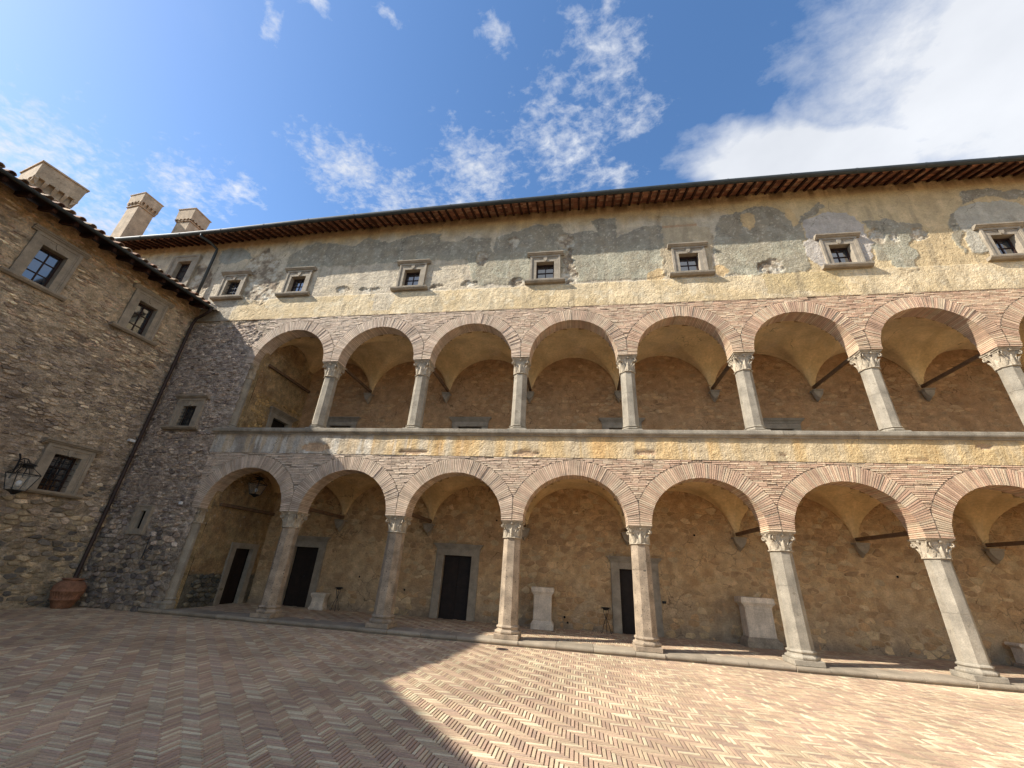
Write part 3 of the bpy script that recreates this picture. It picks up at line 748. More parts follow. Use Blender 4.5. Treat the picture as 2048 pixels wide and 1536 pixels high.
# ---- generic rubble masonry
def clip(poly, nx, ny, d):
    out = []; n = len(poly)
    for i in range(n):
        a = poly[i]; b = poly[(i+1) % n]; da = a[0]*nx+a[1]*ny-d; db = b[0]*nx+b[1]*ny-d
        if da <= 0: out.append(a)
        if (da < 0 < db) or (db < 0 < da):
            t = da/(da-db); out.append((a[0]+(b[0]-a[0])*t, a[1]+(b[1]-a[1])*t))
    return out
def rubble(u0, u1, v0, v1, cw, ch, seed, keep, gap=.1, rnd=.24, drop=0):
    """Voronoi stones: list of (centre, polygon) in wall coordinates"""
    R = random.Random(seed); nu = int(math.ceil((u1-u0)/cw)); nv = int(math.ceil((v1-v0)/ch)); P = {}
    for j in range(-1, nv+1):
        off = .5 if j % 2 else 0
        for i in range(-1, nu+1):
            P[i, j] = ((i+off+.5+R.uniform(-.38, .38)), (j+.5+R.uniform(-.33, .33)))
    res = []
    for j in range(nv):
        for i in range(nu):
            c = P[i, j]
            if keep is not None and not keep(u0+c[0]*cw, v0+c[1]*ch): continue
            if drop and R.random() < drop: continue
            poly = [(c[0]-1, c[1]-1), (c[0]+1, c[1]-1), (c[0]+1, c[1]+1), (c[0]-1, c[1]+1)]
            for dj in (-1, 0, 1):
                for di in (-1, 0, 1):
                    if (di or dj) and (i+di, j+dj) in P:
                        q = P[i+di, j+dj]; nx, ny = q[0]-c[0], q[1]-c[1]; mx_, my_ = (q[0]+c[0])/2, (q[1]+c[1])/2
                        poly = clip(poly, nx, ny, nx*mx_+ny*my_)
                        if len(poly) < 3: break
            if len(poly) < 3: continue
            cx = sum(p[0] for p in poly)/len(poly); cy = sum(p[1] for p in poly)/len(poly)
            g = 1-gap*R.uniform(.8, 1.9)
            poly = [(cx+(x-cx)*g, cy+(y-cy)*g) for x, y in poly]
            sm = []; n = len(poly)
            for k in range(n):
                a, b = poly[k], poly[(k+1) % n]
                q1 = rnd*R.uniform(.5, 1.3); q2 = rnd*R.uniform(.5, 1.3); sm.append((a[0]*(1-q1)+b[0]*q1, a[1]*(1-q1)+b[1]*q1)); sm.append((a[0]*q2+b[0]*(1-q2), a[1]*q2+b[1]*(1-q2)))
            poly = [(u0+x*cw, v0+y*ch) for x, y in sm]
            res.append(((u0+cx*cw, v0+cy*ch), poly, R.random()))
    return res
def stone_mb(mb, st, h, base, mp, col, R):
    (cx, cy), poly, rnd = st; n = len(poly); tx = R.uniform(-.25, .25)*h; ty = R.uniform(-.25, .25)*h; vs = []
    for f, d in ((1.02, -base), (.97, h*.45), (.80, h*.92)):
        for x, y in poly:
            X = cx+(x-cx)*f; Y = cy+(y-cy)*f; w = d if d < 0 else d+(tx*(x-cx)+ty*(y-cy))*8*f+R.uniform(-.08, .08)*h
            vs.append(mp(X, Y, w))
    vs.append(mp(cx, cy, h*1.02))
    fs = []
    for r in (0, 1):
        for k in range(n):
            q = (k+1) % n; fs.append((r*n+k, r*n+q, (r+1)*n+q, (r+1)*n+k))
    for k in range(n): fs.append((2*n+k, 2*n+(k+1) % n, 3*n))
    mb.add(vs, fs, col)
def masonry(stones, hfn, base, mp, colfn, mat, parent, npieces, nm='stone', M=None, camf=None, seed=1):
    R = random.Random(seed); items = []
    for st in stones:
        xs_ = [p[0] for p in st[1]]; ys_ = [p[1] for p in st[1]]
        w = Vector(mp(st[0][0], st[0][1], 0)); w = camf(w) if camf else w
        v = np.array(w)-CAM; z = v @ CFW
        if z < 1: vis = False
        else:
            uu = CF*(v @ CR)/z; vv = CF*(v @ CU)/z; vis = abs(uu) < 1050 and abs(vv) < 790
        items.append((-(max(xs_)-min(xs_))*(max(ys_)-min(ys_))/max(1, z*z) if vis else 0, st))
    items.sort(key=lambda t: t[0])
    for k, (_, st) in enumerate(items[:npieces]):
        mb = MB(); h = hfn(st, R)
        if h < .006: h = .008
        stone_mb(mb, st, h, base, mp, colfn(st, R), R); o = mb.build(nm, mat, parent)
        if M is not None: o.matrix_local = M
    mb = MB()
    for _, st in items[npieces:]:
        h = hfn(st, R)
        if h < .003: continue
        stone_mb(mb, st, h, base, mp, colfn(st, R), R)
    if mb.v:
        o = mb.build(nm+'s' if not nm.endswith('s') else nm, mat, parent)
        if M is not None: o.matrix_local = M
        o['kind'] = 'stuff'

# back walls of the loggias (doors: x0,x1,z1)
DOORS_L = [(5.17, 6.13, 1.90), (10.84, 11.82, 1.90), (16.69, 17.62, 1.78)]
DOORS_U = [(5.3, 6.25, 6.55), (10.8, 11.75, 6.55), (16.58, 17.5, 6.52), (21.9, 22.8, 6.52)]
def bw_hole(X, Z):
    h = np.zeros(X.shape, bool)
    for a, b, t in DOORS_L: h |= (X > a) & (X < b) & (Z < t)
    for a, b, t in DOORS_U: h |= (X > a) & (X < b) & (Z < t) & (Z > 4.7)
    return h
def bw_col(X, Z):
    n = fbm(X*1.1, Z*1.1, 5, 161); n2 = fbm(X*5, Z*5, 4, 171)
    C = np.ones(X.shape+(3,))*lin((206, 172, 128)); C = over(C, sstep(.4, .65, n), (190, 152, 108), .8); C = over(C, sstep(.5, .7, n2), (212, 184, 142), .5)
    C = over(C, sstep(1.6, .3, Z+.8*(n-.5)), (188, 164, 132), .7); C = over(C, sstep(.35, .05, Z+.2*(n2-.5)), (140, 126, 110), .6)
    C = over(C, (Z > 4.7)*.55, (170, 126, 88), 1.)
    return C*(.85+.3*n2)[..., None]
bx = arr(XEND-.1, XE, .07, [v for d in DOORS_L+DOORS_U for v in d[:2]])
bzl = arr(-.02, 4.7, .07, [d[2] for d in DOORS_L]); bzu = arr(4.7, 9.7, .07, [d[2] for d in DOORS_U])
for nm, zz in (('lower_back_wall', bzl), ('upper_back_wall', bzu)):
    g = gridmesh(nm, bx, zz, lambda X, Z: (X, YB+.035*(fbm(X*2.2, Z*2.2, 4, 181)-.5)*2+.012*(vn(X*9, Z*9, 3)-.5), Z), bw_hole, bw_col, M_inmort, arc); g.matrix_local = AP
def bw_keep(doors, zb):
    def k(x, z):
        for a, b, t in doors:
            if a-.32 < x < b+.32 and z < t+.45: return False
        return True
    return k
def bw_h(st, R):
    (x, z), _, r = st; n = float(fbm(np.array(x*.5), np.array(z*.5), 3, 191)); zz = z if z < 4.7 else z-4.7
    k = float(sstep(.42, .62, np.array(n)))*.7+float(sstep(1.6, 3.2, np.array(zz)))*.5
    return (.002+.022*k)*R.uniform(.2, 1.2)+.006*(r > .6)
def bw_sc(st, R):
    c = np.array(R.choice([(202, 168, 124), (208, 176, 132), (194, 158, 116), (210, 182, 140), (190, 154, 112), (200, 162, 118)]))
    if st[0][1] > 4.7: c = c*.6+np.array((178, 134, 94))*.4
    return tuple(lin(c*R.uniform(.90, 1.05)))
bmp = lambda u, v, w: (u, YB+.010-w, v)
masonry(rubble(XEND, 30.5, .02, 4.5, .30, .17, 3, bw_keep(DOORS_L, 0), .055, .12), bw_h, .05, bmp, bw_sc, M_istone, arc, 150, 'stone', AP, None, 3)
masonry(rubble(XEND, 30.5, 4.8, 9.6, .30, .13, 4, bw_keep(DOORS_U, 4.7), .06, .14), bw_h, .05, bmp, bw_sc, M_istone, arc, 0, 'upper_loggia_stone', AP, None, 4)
# end walls of the loggias
ED = [(1.80, 2.59, 1.71), (1.58, 2.43, 6.37)]
def ew_hole(Y, Z): return ((Y > ED[0][0]) & (Y < ED[0][1]) & (Z < ED[0][2])) | ((Y > ED[1][0]) & (Y < ED[1][1]) & (Z > 4.7) & (Z < ED[1][2])) | ((Y > .9) & (Y < 1.18) & (Z > 5.7) & (Z < 5.99))
def ew_col(Y, Z):
    n = fbm(Y*2+5, Z*2, 4, 201); C = np.ones(Y.shape+(3,))*lin((206, 174, 126)); C = over(C, sstep(.4, .65, n), (190, 152, 106), .8)
    C = over(C, sstep(.98, .88, Z+.1*(n-.5)), (130, 122, 104), .95); return C*(.8+.4*fbm(Y*8, Z*8, 3, 211))[..., None]
g = gridmesh('end_wall', arr(.3, YB+.1, .06, [ED[0][0], ED[0][1], ED[1][0], ED[1][1], .9, 1.18]), arr(-.02, 9.7, .06, [ED[0][2], ED[1][2], 5.7, 5.99]),
             lambda Y, Z: (XEND+.03*(fbm(Y*3, Z*3, 4, 221)-.5)*2, Y, Z), ew_hole, ew_col, M_rubmort, arc); g.matrix_local = AP
masonry(rubble(.5, 1.55, 0, .9, .2, .13, 5, None, .12), lambda st, R: .05*R.uniform(.6, 1.3), .05, lambda u, v, w: (XEND+w, u, v),
        lambda st, R: tuple(lin(np.array(R.choice([(110, 104, 92), (90, 88, 80), (130, 120, 98)]))*R.uniform(.85, 1.1))), M_stone, arc, 60, 'stone', AP, None, 5)
masonry(rubble(.5, 3.0, 4.8, 6.9, .22, .14, 6, lambda y, z: not (1.2 < y and z < 6.9), .12), lambda st, R: .02*R.uniform(.2, 1.3), .05, lambda u, v, w: (XEND+w, u, v),
        lambda st, R: tuple(lin(np.array((210, 172, 114))*R.uniform(.85, 1.1))), M_wstone, arc, 0, 'end_wall_stone', AP, None, 6)
mb = MB(); mb.box(XEND-.6, XEND-.25, .4, YB, -.02, 9.7); mb.box(3.6, XE, YB+.35, YB+.5, -.1, 9.8); A(mb, 'inner_darkness', M_dark)

mb = MB(); mb.add([(3.3, .3, -.02), (XEND-.005, .3, -.02), (XEND-.005, .3, 9.7), (3.3, .3, 9.7)], [(0, 1, 2, 3)], tuple(lin((196, 160, 108)))); A(mb, 'pilaster_wall', M_rubmort)
# doors: stone surround with cornice and a panelled leaf
def door(W, H, fw, cor, z0=0, leaf_h=None):
    """local: opening centred on x, wall face at y=0, looking towards -y"""
    s = MB(); d = .05; s.chbox(-W/2-fw, -W/2, -d, .12, 0, H, .006); s.chbox(W/2, W/2+fw, -d, .12, 0, H, .006); s.chbox(-W/2-fw, W/2+fw, -d-.002, .12, H+.001, H+fw*.75, .006)
    for x in (-W/2-fw+.03, W/2+fw-.05): s.box(x, x+.02, -d-.012, -d+.001, .02, H)
    if cor:
        for k, (e, zz, t) in enumerate(((.02, 0, .05), (.05, .05, .04), (.09, .09, .04), (.12, .13, .035))):
            s.chbox(-W/2-fw-e, W/2+fw+e, -d-e, .05, H+fw*.75+zz+.001, H+fw*.75+zz+t, .004)
        s.lathe([(0, 0), (.07, .0), (.08, .05), (0, .09)], 8, (0, -.04)) if False else None
    f = MB(); y = .16; f.box(-W/2, -.004, y, y+.05, 0, H-.01); f.box(.004, W/2, y, y+.05, 0, H-.01)
    n = 4
    for sx in (-1, 1):
        for k in range(n):
            za = .08+k*(H-.16)/n; zb = za+(H-.16)/n-.07; xa, xb = sorted((sx*.05, sx*(W/2-.06)))
            f.box(xa, xb, y-.012, y+.001, za, zb); f.box(xa+.05, xb-.05, y-.022, y-.011, za+.05, zb-.05)
    return s, f
def put_door(x, z, W, H, fw, cor, rz=0, y=YB, xw=None):
    s, f = door(W, H, fw, cor)
    M = AP @ Matrix.Translation((x if xw is None else xw, y, z)) @ Matrix.Rotation(rz, 4, 'Z')
    o = s.build('door_surround', M_wpep, arc); o.matrix_local = M
    l_ = f.build('door', M_door, o)
    hmb = MB(); hmb.lathe([(0, 0), (.018, 0), (.022, .02), (0, .035)], 8); h = hmb.build('door_handle', M_iron, o, M=Matrix.Translation((.05, .14, H*.5)) @ Matrix.Rotation(math.pi/2, 4, 'X'))
for a, b, t in DOORS_L: put_door((a+b)/2, 0, b-a, t, .27, True)
for a, b, t in DOORS_U: put_door((a+b)/2, 4.7, b-a, t-4.7, .25, True)
put_door(0, 0, ED[0][1]-ED[0][0], ED[0][2], .24, False, math.pi/2, (ED[0][0]+ED[0][1])/2, XEND)
put_door(0, 4.7, ED[1][1]-ED[1][0], ED[1][2]-4.7, .22, True, math.pi/2, (ED[1][0]+ED[1][1])/2, XEND)
# tie beams and corbels
for lv, (zb, zc_) in enumerate(((2.93, 2.83), (8.03, 7.87))):
    bmb = MB(); bmb.chbox(-.047, .047, .52, YB-.02, zb, zb+.10, .01)
    cmb = MB(); w = .175 if lv == 0 else .15
    pr = [(-w, zc_), (w, zc_), (w, zc_-.06), (w*.82, zc_-.16), (w*.55, zc_-.25), (0, zc_-.36), (-w*.55, zc_-.25), (-w*.82, zc_-.16), (-w, zc_-.06)]
    cmb.rings([[(x*.6, YB-.02, zc_+(z-zc_)*1.0) for x, z in pr], [(x, YB-.1, z) for x, z in pr], [(x, YB-.24, zc_+(z-zc_)*.75) for x, z in pr]])
    cmb.chbox(-w-.02, w+.02, YB-.28, YB, zc_+.001, zc_+.05, .006)
    bm_me = cm_me = None
    for i in range(1, 10):
        X = BAY*i if i > 1 else XEND+.07
        M = AP @ Matrix.Translation((X, 0, 0))
        if bm_me is None: o = bmb.build('tie_beam', M_beam, arc); bm_me = o.data
        else: o = link('tie_beam', bm_me, arc)
        o.matrix_local = M
        if i > 1:
            if cm_me is None: o = cmb.build('corbel', M_wpep, arc); cm_me = o.data
            else: o = link('corbel', cm_me, arc)
            o.matrix_local = M
# slab between storeys and roof over the upper vaults keep the light out
mb = MB(); mb.box(3.3, XE, .52, YB+.3, 4.5, 4.68); mb.box(-9, XE, .3, YB+.4, 9.85, 10.0); A(mb, 'floor_slab', M_vault)

# ------------------------------------------------------------------ plain wall at the left end of the arcaded wing
SW = [(1.58, 2.14, 5.45, 6.2), (1.70, 1.88, 2.09, 2.62)]
def lwall_hole(X, Z):
    h = np.zeros(X.shape, bool)
    for a, b, c, d in SW: h |= (X > a) & (X < b) & (Z > c) & (Z < d)
    return h
def lwall_col(X, Z):
    n = fbm(X*2, Z*2, 5, 231); n2 = fbm(X*8, Z*8, 4, 241)
    C = np.ones(X.shape+(3,))*lin((184, 166, 148)); C = over(C, sstep(.4, .65, n), (166, 148, 132), .8); C = over(C, sstep(.5, .7, n2), (202, 184, 162), .6)
    C = over(C, sstep(2.4, 1.0, Z+.8*(n-.5)), (160, 146, 126), .7); C = over(C, sstep(9.55, 9.7, Z), (196, 174, 144), .7)
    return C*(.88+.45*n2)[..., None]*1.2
g = gridmesh('plain_wall', arr(.1, 3.62, .03, [v for s in SW for v in s[:2]]), arr(GZ-.05, 9.82, .03, [v for s in SW for v in s[2:]]),
             lambda X, Z: (X, .02+.05*(fbm(X*3.5, Z*3.5, 5, 251)-.5)*2+.08*(fbm(X*8, Z*16, 3, 5)-.5), Z), lwall_hole, lwall_col, M_rubmort, arc); g.matrix_local = AP
def lw_keep(x, z):
    if x > 3.3: return not (z < 2.95 or 5.1 < z < 7.95)
    for a, b, c, d in SW:
        if a-.4 < x < b+.4 and c-.2 < z < d+.45: return False
    return True
def lw_h(st, R):
    z = st[0][1]; k = .055 if z < 1.6 else (.045 if z < 3 else .032); return k*R.uniform(.2, 1.25)
def lw_sc(st, R):
    z = st[0][1]
    if z < 2.0+R.uniform(-.6, .6): c = R.choice([(122, 112, 102), (104, 96, 90), (142, 128, 112), (156, 140, 118), (128, 115, 103)])
    else: c = R.choice([(172, 156, 140), (182, 164, 146), (156, 140, 128), (196, 178, 158), (142, 128, 118), (178, 156, 134)])
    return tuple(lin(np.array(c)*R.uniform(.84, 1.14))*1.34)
fmp = lambda u, v, w: (u, .02-w, v)
masonry(rubble(.3, 3.5, GZ, 2.2, .21, .135, 7, lw_keep, .09, .16, .07), lw_h, .06, fmp, lw_sc, M_stone, arc, 90, 'stone', AP, None, 7)
masonry(rubble(.3, 3.5, 2.2, 9.6, .17, .085, 8, lw_keep, .1, .2, .3), lw_h, .05, fmp, lw_sc, M_wstone, arc, 0, 'plain_wall_stone', AP, None, 8)

# ------------------------------------------------------------------ window builder
def prism(mb, x0, x1, pr):       # profile in (y,z) extruded along x
    mb.rings([[(x0, y, z) for y, z in pr], [(x1, y, z) for y, z in pr]])
def window(parent, M, ow, oz0, oz1, fw, ftop, fbot, sill, cornice, cols, rows, grille=None, deep=.2, shield=True, pane_mat=None, name='window'):
    """opening of half-width ow from oz0 to oz1; frame width fw"""
    s = MB(); X = ow+fw; p = .055
    s.chbox(-X, -ow, -p, deep, fbot, oz1, .004); s.chbox(ow, X, -p, deep, fbot, oz1, .004); s.chbox(-X, X, -p-.001, deep, oz1+.001, ftop, .004)
    if fbot < oz0-.01: s.chbox(-ow+.001, ow-.001, -p+.004, deep, fbot, oz0, .004)
    t = fw*.30                      # raised outer moulding
    for sx in (-1, 1):
        a, b = sorted((sx*X, sx*(X-t))); s.box(a, b, -p-.028, -p+.002, fbot, ftop)
        a, b = sorted((sx*(X-t-.003), sx*(X-t*1.5))); s.box(a, b, -p-.014, -p+.002, fbot, ftop-t*.8)
    s.box(-X+t+.001, X-t-.001, -p-.027, -p+.002, ftop-t*.8, ftop-.001)
    if shield:
        w = .07; zt = ftop-t*.8-.01; pr = [(-w, zt), (w, zt), (w, zt-.08), (w*.6, zt-.15), (0, zt-.19), (-w*.6, zt-.15), (-w, zt-.08)]
        s.rings([[(x, -p-.03, z) for x, z in pr], [(x, -p+.002, z) for x, z in pr]])
        for sx in (-1, 1): s.tube([(sx*w, -p-.01, zt-.02), (sx*(w+.08), -p-.012, zt-.07), (sx*(w+.15), -p-.01, zt-.03)], .008, 5)
    o = s.build(name, M_wpep, parent); o.matrix_local = M
    if cornice:
        c = MB(); prism(c, -X-.12, X+.12, [(.02, ftop+.002), (-.07, ftop+.002), (-.085, ftop+.03), (-.12, ftop+.045), (-.13, ftop+.07), (-.165, ftop+.09), (-.17, ftop+.13), (-.16, ftop+.135), (.02, ftop+.15)])
        c.build('window_cornice', M_wpep, o)
    if sill:
        c = MB(); prism(c, -X-.17, X+.17, [(.02, fbot-.11), (-.10, fbot-.11), (-.13, fbot-.08), (-.155, fbot-.06), (-.165, fbot-.01), (-.16, fbot-.002), (.02, fbot-.002)])
        c.build('window_sill', M_wpep, o)
    b = MB(); yb = deep-.02; ft = .045; dk = MB()
    b.box(-ow, -ow+ft, yb-.05, yb, oz0, oz1); b.box(ow-ft, ow, yb-.05, yb, oz0, oz1); b.box(-ow+ft, ow-ft, yb-.049, yb-.001, oz0, oz0+ft); b.box(-ow+ft, ow-ft, yb-.049, yb-.001, oz1-ft*1.3, oz1)
    for k in range(1, cols): x = -ow+2*ow*k/cols; b.box(x-.014, x+.014, yb-.045, yb-.008, oz0+ft, oz1-ft*1.3)
    for k in range(1, rows): z = oz0+(oz1-oz0)*k/rows; b.box(-ow+ft, ow-ft, yb-.043, yb-.01, z-.012, z+.012)
    if pane_mat is not False:
        cs = b.build('casement', M_wframe, o)
        for i in range(cols):
            for j in range(rows):
                g_ = MB(); x0 = -ow+2*ow*i/cols+.012; x1 = -ow+2*ow*(i+1)/cols-.012; z0 = oz0+(oz1-oz0)*j/rows+.012; z1 = oz0+(oz1-oz0)*(j+1)/rows-.012
                tl = random.uniform(-.003, .003); g_.box(x0, x1, yb-.02+tl, yb-.014+tl, z0, z1); g_.build('pane', pane_mat or M_pane, o)
    d = MB(); d.box(-ow-.1, ow+.1, deep+.25, deep+.3, oz0-.1, oz1+.1); d.box(-ow-.02, -ow+.001, deep, deep+.26, oz0, oz1); d.box(ow-.001, ow+.02, deep, deep+.26, oz0, oz1)
    d.box(-ow-.02, ow+.02, deep, deep+.26, oz0-.03, oz0); d.box(-ow-.02, ow+.02, deep, deep+.26, oz1, oz1+.03)
    d.build('dark_room', M_dark, o)
    if grille:
        gb = MB(); nc, nr, yg = grille
        for k in range(1, nc): x = -ow+2*ow*k/nc; gb.tube([(x, yg, oz0), (x, yg, oz1)], .010, 5)
        for k in range(1, nr): z = oz0+(oz1-oz0)*k/nr; gb.tube([(-ow, yg-.012, z), (ow, yg-.012, z)], .010, 5)
        gb.build('grille', M_iron, o)
    return o
T = Matrix.Translation
for i, x in enumerate(TOPW):
    window(arc, AP @ T((x, 0, 0)), WO[0], WO[1], WO[2], .225, 12.08, 10.96, True, True, 2, 2, grille=(4, 4, .06) if i == 0 else None)
window(arc, AP @ T((-1.485, 0, 0)), .335, 11.9, 13.05, .36, 13.36, 11.6, False, False, 2, 3, shield=False)
window(arc, AP @ T((1.86, 0, 0)), .28, 5.45, 6.2, .26, 6.46, 5.43, True, True, 2, 2, grille=(5, 6, .0))
window(arc, AP @ T((1.79, 0, 0)), .09, 2.09, 2.62, .2, 2.80, 1.92, False, False, 1, 1, shield=False, pane_mat=False, deep=.045)

# ------------------------------------------------------------------ eaves of the arcaded wing
gx = [-9.2, -6, -.3, 4.9, 10.9, 16.3, 21.7, 26.3, 30, 34]; gz = [13.93, 13.93, 13.89, 14.10, 14.23, 14.29, 14.34, 14.31, 14.27, 14.25]
def zg(x): return float(np.interp(x, gx, gz))
def zgv(X): return np.interp(X, gx, gz)
EO = .73; SL = .36
mb = MB(); mb.chbox(-.036, .036, -EO, .25, -.03, .055, .004)
# shear the rafter along the roof slope
mb.v = [(x, y, z+(y+EO)*SL) for x, y, z in mb.v]
rme = None; x = -8.9; k = 0
while x < XE:
    if rme is None: o = mb.build('rafter', M_raf, arc); rme = o.data
    else: o = link('rafter', rme, arc)
    o.matrix_local = AP @ T((x+random.uniform(-.02, .02), random.uniform(-.02, .02), zg(x)-.17+random.uniform(-.006, .006))); x += .318; k += 1
mb = MB(); nrow = 9
for r in range(nrow):
    y0 = -EO-.02+(EO+.2)*r/nrow; y1 = y0+(EO+.2)/nrow-.008; x = -9.1
    while x < XE:
        l_ = .318; zz = zg(x)-.105
        c = random.choice([(164, 114, 88), (180, 130, 100), (148, 100, 78), (186, 146, 118)])
        za, zb = zz+(y0+EO)*SL, zz+(y1+EO)*SL
        mb.add([(x, y0, za), (x+l_-.008, y0, za), (x+l_-.008, y1, zb), (x, y1, zb), (x, y0, za+.03), (x+l_-.008, y0, za+.03), (x+l_-.008, y1, zb+.03), (x, y1, zb+.03)],
               [(0, 3, 2, 1), (0, 1, 5, 4), (2, 3, 7, 6), (4, 5, 6, 7)], lin(np.array(c)*random.uniform(.8, 1.1))); x += l_
o = A(mb, 'eave_boards', M_board); o['kind'] = 'stuff'
# tiled roof sheet (channels running up the slope)
xr = arr(-9.4, XE+.2, .045)
g = gridmesh('roof', xr, np.linspace(-EO-.04, 6.2, 30), lambda X, Y: (X, Y, zgv(X)-.045+(Y+EO)*SL+.035*np.abs(np.sin(X*math.pi/.24))+.012*((Y*3) % 1)), None,
             lambda X, Y: np.ones(X.shape+(3,))*lin((150, 108, 80))*(.6+.8*fbm(X*4, Y*3, 3, 261))[..., None], M_tile, arc); g.matrix_local = AP
roof_main = g
mb = MB(); xk = -9.3
while xk < XE:
    xe = min(xk+2.0, XE); rr = .088
    ring = lambda x: [(x, -EO-.075+rr*math.cos(a), zg(x)-.075+rr*math.sin(a)) for a in np.linspace(0, 2*math.pi, 13)[:-1]]
    mb.rings([ring(xk), ring(xe)], cap0=False, cap1=False)
    mb.rings([[(xe-.02+dx, -EO-.075+(rr+.008)*math.cos(a), zg(xe)-.075+(rr+.008)*math.sin(a)) for a in np.linspace(0, 2*math.pi, 13)[:-1]] for dx in (0, .04)]); xk = xe
A(mb, 'gutter', M_gut, smooth=False)
mb = MB(); mb.tube([(-.25, -EO-.07, 13.80), (-.25, -EO-.07, 13.66), (-.1, -.45, 13.64), (-.04, -.12, 13.56), (-.02, -.11, 13.4), (.02, -.11, 11.05)], .055, 10); A(mb, 'downpipe', M_gut, smooth=True)
# chimneys: cap box on little brackets over a slim shaft
def chimney(parent, M, w, d, zb, zs, zc0, zc1, lid=False, foot=None):
    mb = MB(); W_, D = w/2, d/2; k = .80
    mb.chbox(-W_*k, W_*k, -D*k, D*k, zb, zs, .01)
    mb.chbox(-W_*k-.05, W_*k+.05, -D*k-.05, D*k+.05, zs+.001, zs+.05, .006)
    if foot: mb.chbox(-W_*k-.1, W_*k+.1, -D*k-.1, D*k+.1, zb, zb+foot, .01); mb.chbox(-W_*k-.14, W_*k+.14, -D*k-.14, D*k+.14, zb+foot, zb+foot+.06, .006)
    mb.chbox(-W_*.74, W_*.74, -D*.74, D*.74, zs+.051, zc0+.05, .006)
    o = mb.build('chimney', M_chim, parent); o.matrix_local = M
    b = MB(); n = 4
    for sx in (-1, 1):
        for q in range(n+1):
            u = -1+2*q/n
            xb = u*W_*.86; b.rings([[(xb-.04, sx*D*.74, zs+.08), (xb+.04, sx*D*.74, zs+.08), (xb+.04, sx*D*.74, zc0), (xb-.04, sx*D*.74, zc0)], [(xb-.05, sx*D*.97, zc0-.07), (xb+.05, sx*D*.97, zc0-.07), (xb+.05, sx*D*.97, zc0+.001), (xb-.05, sx*D*.97, zc0+.001)]])
            yb_ = u*D*.86; b.rings([[(sx*W_*.74, yb_-.04, zs+.08), (sx*W_*.74, yb_+.04, zs+.08), (sx*W_*.74, yb_+.04, zc0), (sx*W_*.74, yb_-.04, zc0)], [(sx*W_*.97, yb_-.05, zc0-.07), (sx*W_*.97, yb_+.05, zc0-.07), (sx*W_*.97, yb_+.05, zc0+.001), (sx*W_*.97, yb_-.05, zc0+.001)]])
    b.build('bracket', M_chim, o)
    c = MB(); c.rings([[(sx*W_*f, sy*D*f, z) for sx, sy in ((-1, -1), (1, -1), (1, 1), (-1, 1))] for f, z in ((.95, zc0), (1., zc1-.05), (1.06, zc1-.049), (1.07, zc1), (.9, zc1+.03))])
    c.build('chimney_cap', M_chim, o)
    if lid: l_ = MB(); l_.box(-W_*.5, W_*.8, -D*.6, D*.6, zc1+.03, zc1+.10); l_.build('chimney_lid', M_gut, o)
    return o
chimney(roof_main, T((-7.15, .80, 0)) @ Matrix.Rotation(-.1, 4, 'Z'), 1.03, .9, 14.3, 17.55, 17.85, 18.4, foot=.9)
chimney(roof_main, T((-5.1, 1.82, 0)), 1.04, .95, 14.6, 17.35, 17.5, 18.2)

# ------------------------------------------------------------------ rubble wing (local: x outwards, y along the wall towards the corner)
LWN = [(-4.37, .30, 8.26, 9.45), (-1.66, .30, 8.22, 9.45), (-1.71, .32, 2.88, 3.91)]
def r_hole(Y, Z):
    h = np.zeros(Y.shape, bool)
    for c, w, a, b in LWN: h |= (np.abs(Y-c) < w) & (Z > a) & (Z < b)
    return h
def r_col(Y, Z):
    n = fbm(Y*1.1+9, Z*1.1, 5, 271); n2 = fbm(Y*6, Z*6, 4, 281); n3 = fbm(Y*.5, Z*.5, 3, 291)
    C = np.ones(Y.shape+(3,))*lin((188, 168, 142)); C = over(C, sstep(.4, .62, n), (168, 148, 126), .7)
    C = over(C, sstep(6.5, 8.2, Z+1.2*(n3-.5)*2), (208, 182, 146), .7); C = over(C, sstep(.5, .7, n2), (206, 186, 160), .5)
    C = over(C, sstep(9.5, 10.1, Z+.5*(n-.5)), (186, 148, 104), .7); C = over(C, sstep(2.2, .8, Z+.8*(n-.5)), (186, 168, 138), .7)
    C = over(C, ((n > .52) & (Z > 4.4) & (Z < 8.2))*1., (156, 138, 120), .6)
    C = over(C, sstep(-.9, -.2, Y)*sstep(2, 4, Z)*.5, (156, 142, 126), .6)
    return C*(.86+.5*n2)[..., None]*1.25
gridmesh('rubble_wall', arr(-7.6, .12, .035, [v for c, w, a, b in LWN for v in (c-w, c+w)]), arr(GZ-.1, 10.45, .03, [v for w_ in LWN for v in w_[2:]]),
         lambda Y, Z: (.055*(fbm(Y*2.6, Z*2.6, 5, 301)-.5)*2+.085*(fbm(Y*6, Z*15, 3, 6)-.5)+.06*sstep(3, 0, Z), Y, Z), r_hole, r_col, M_rubmort, lw)
def rk(y, z):
    for c, w, a, b in LWN:
        if abs(y-c) < w+.35 and a-.2 < z < b+.5: return False
    return True
def r_h(st, R):
    (y, z), _, r = st; n = float(fbm(np.array(y*.7+2), np.array(z*.7), 3, 311))
    k = .07 if z < 1.5 else (.055 if z < 3 else .034)
    if z > 3 and n > .55: k *= .45
    return (.06*(3-z)/3*.8 if z < 3 else 0)+k*R.uniform(.1, 1.15)
def r_sc(st, R):
    z = st[0][1]
    if z < 2.6+R.uniform(-1, 1): c = R.choice([(134, 122, 104), (118, 108, 94), (150, 134, 108), (104, 98, 90), (160, 142, 114)])
    elif z < 7: c = R.choice([(174, 158, 138), (158, 142, 126), (188, 170, 146), (144, 130, 116), (194, 176, 150), (168, 150, 130)])
    else: c = R.choice([(200, 180, 150), (186, 164, 136), (178, 150, 124), (206, 188, 158), (164, 144, 122)])
    return tuple(lin(np.array(c)*R.uniform(.82, 1.16))*1.46)
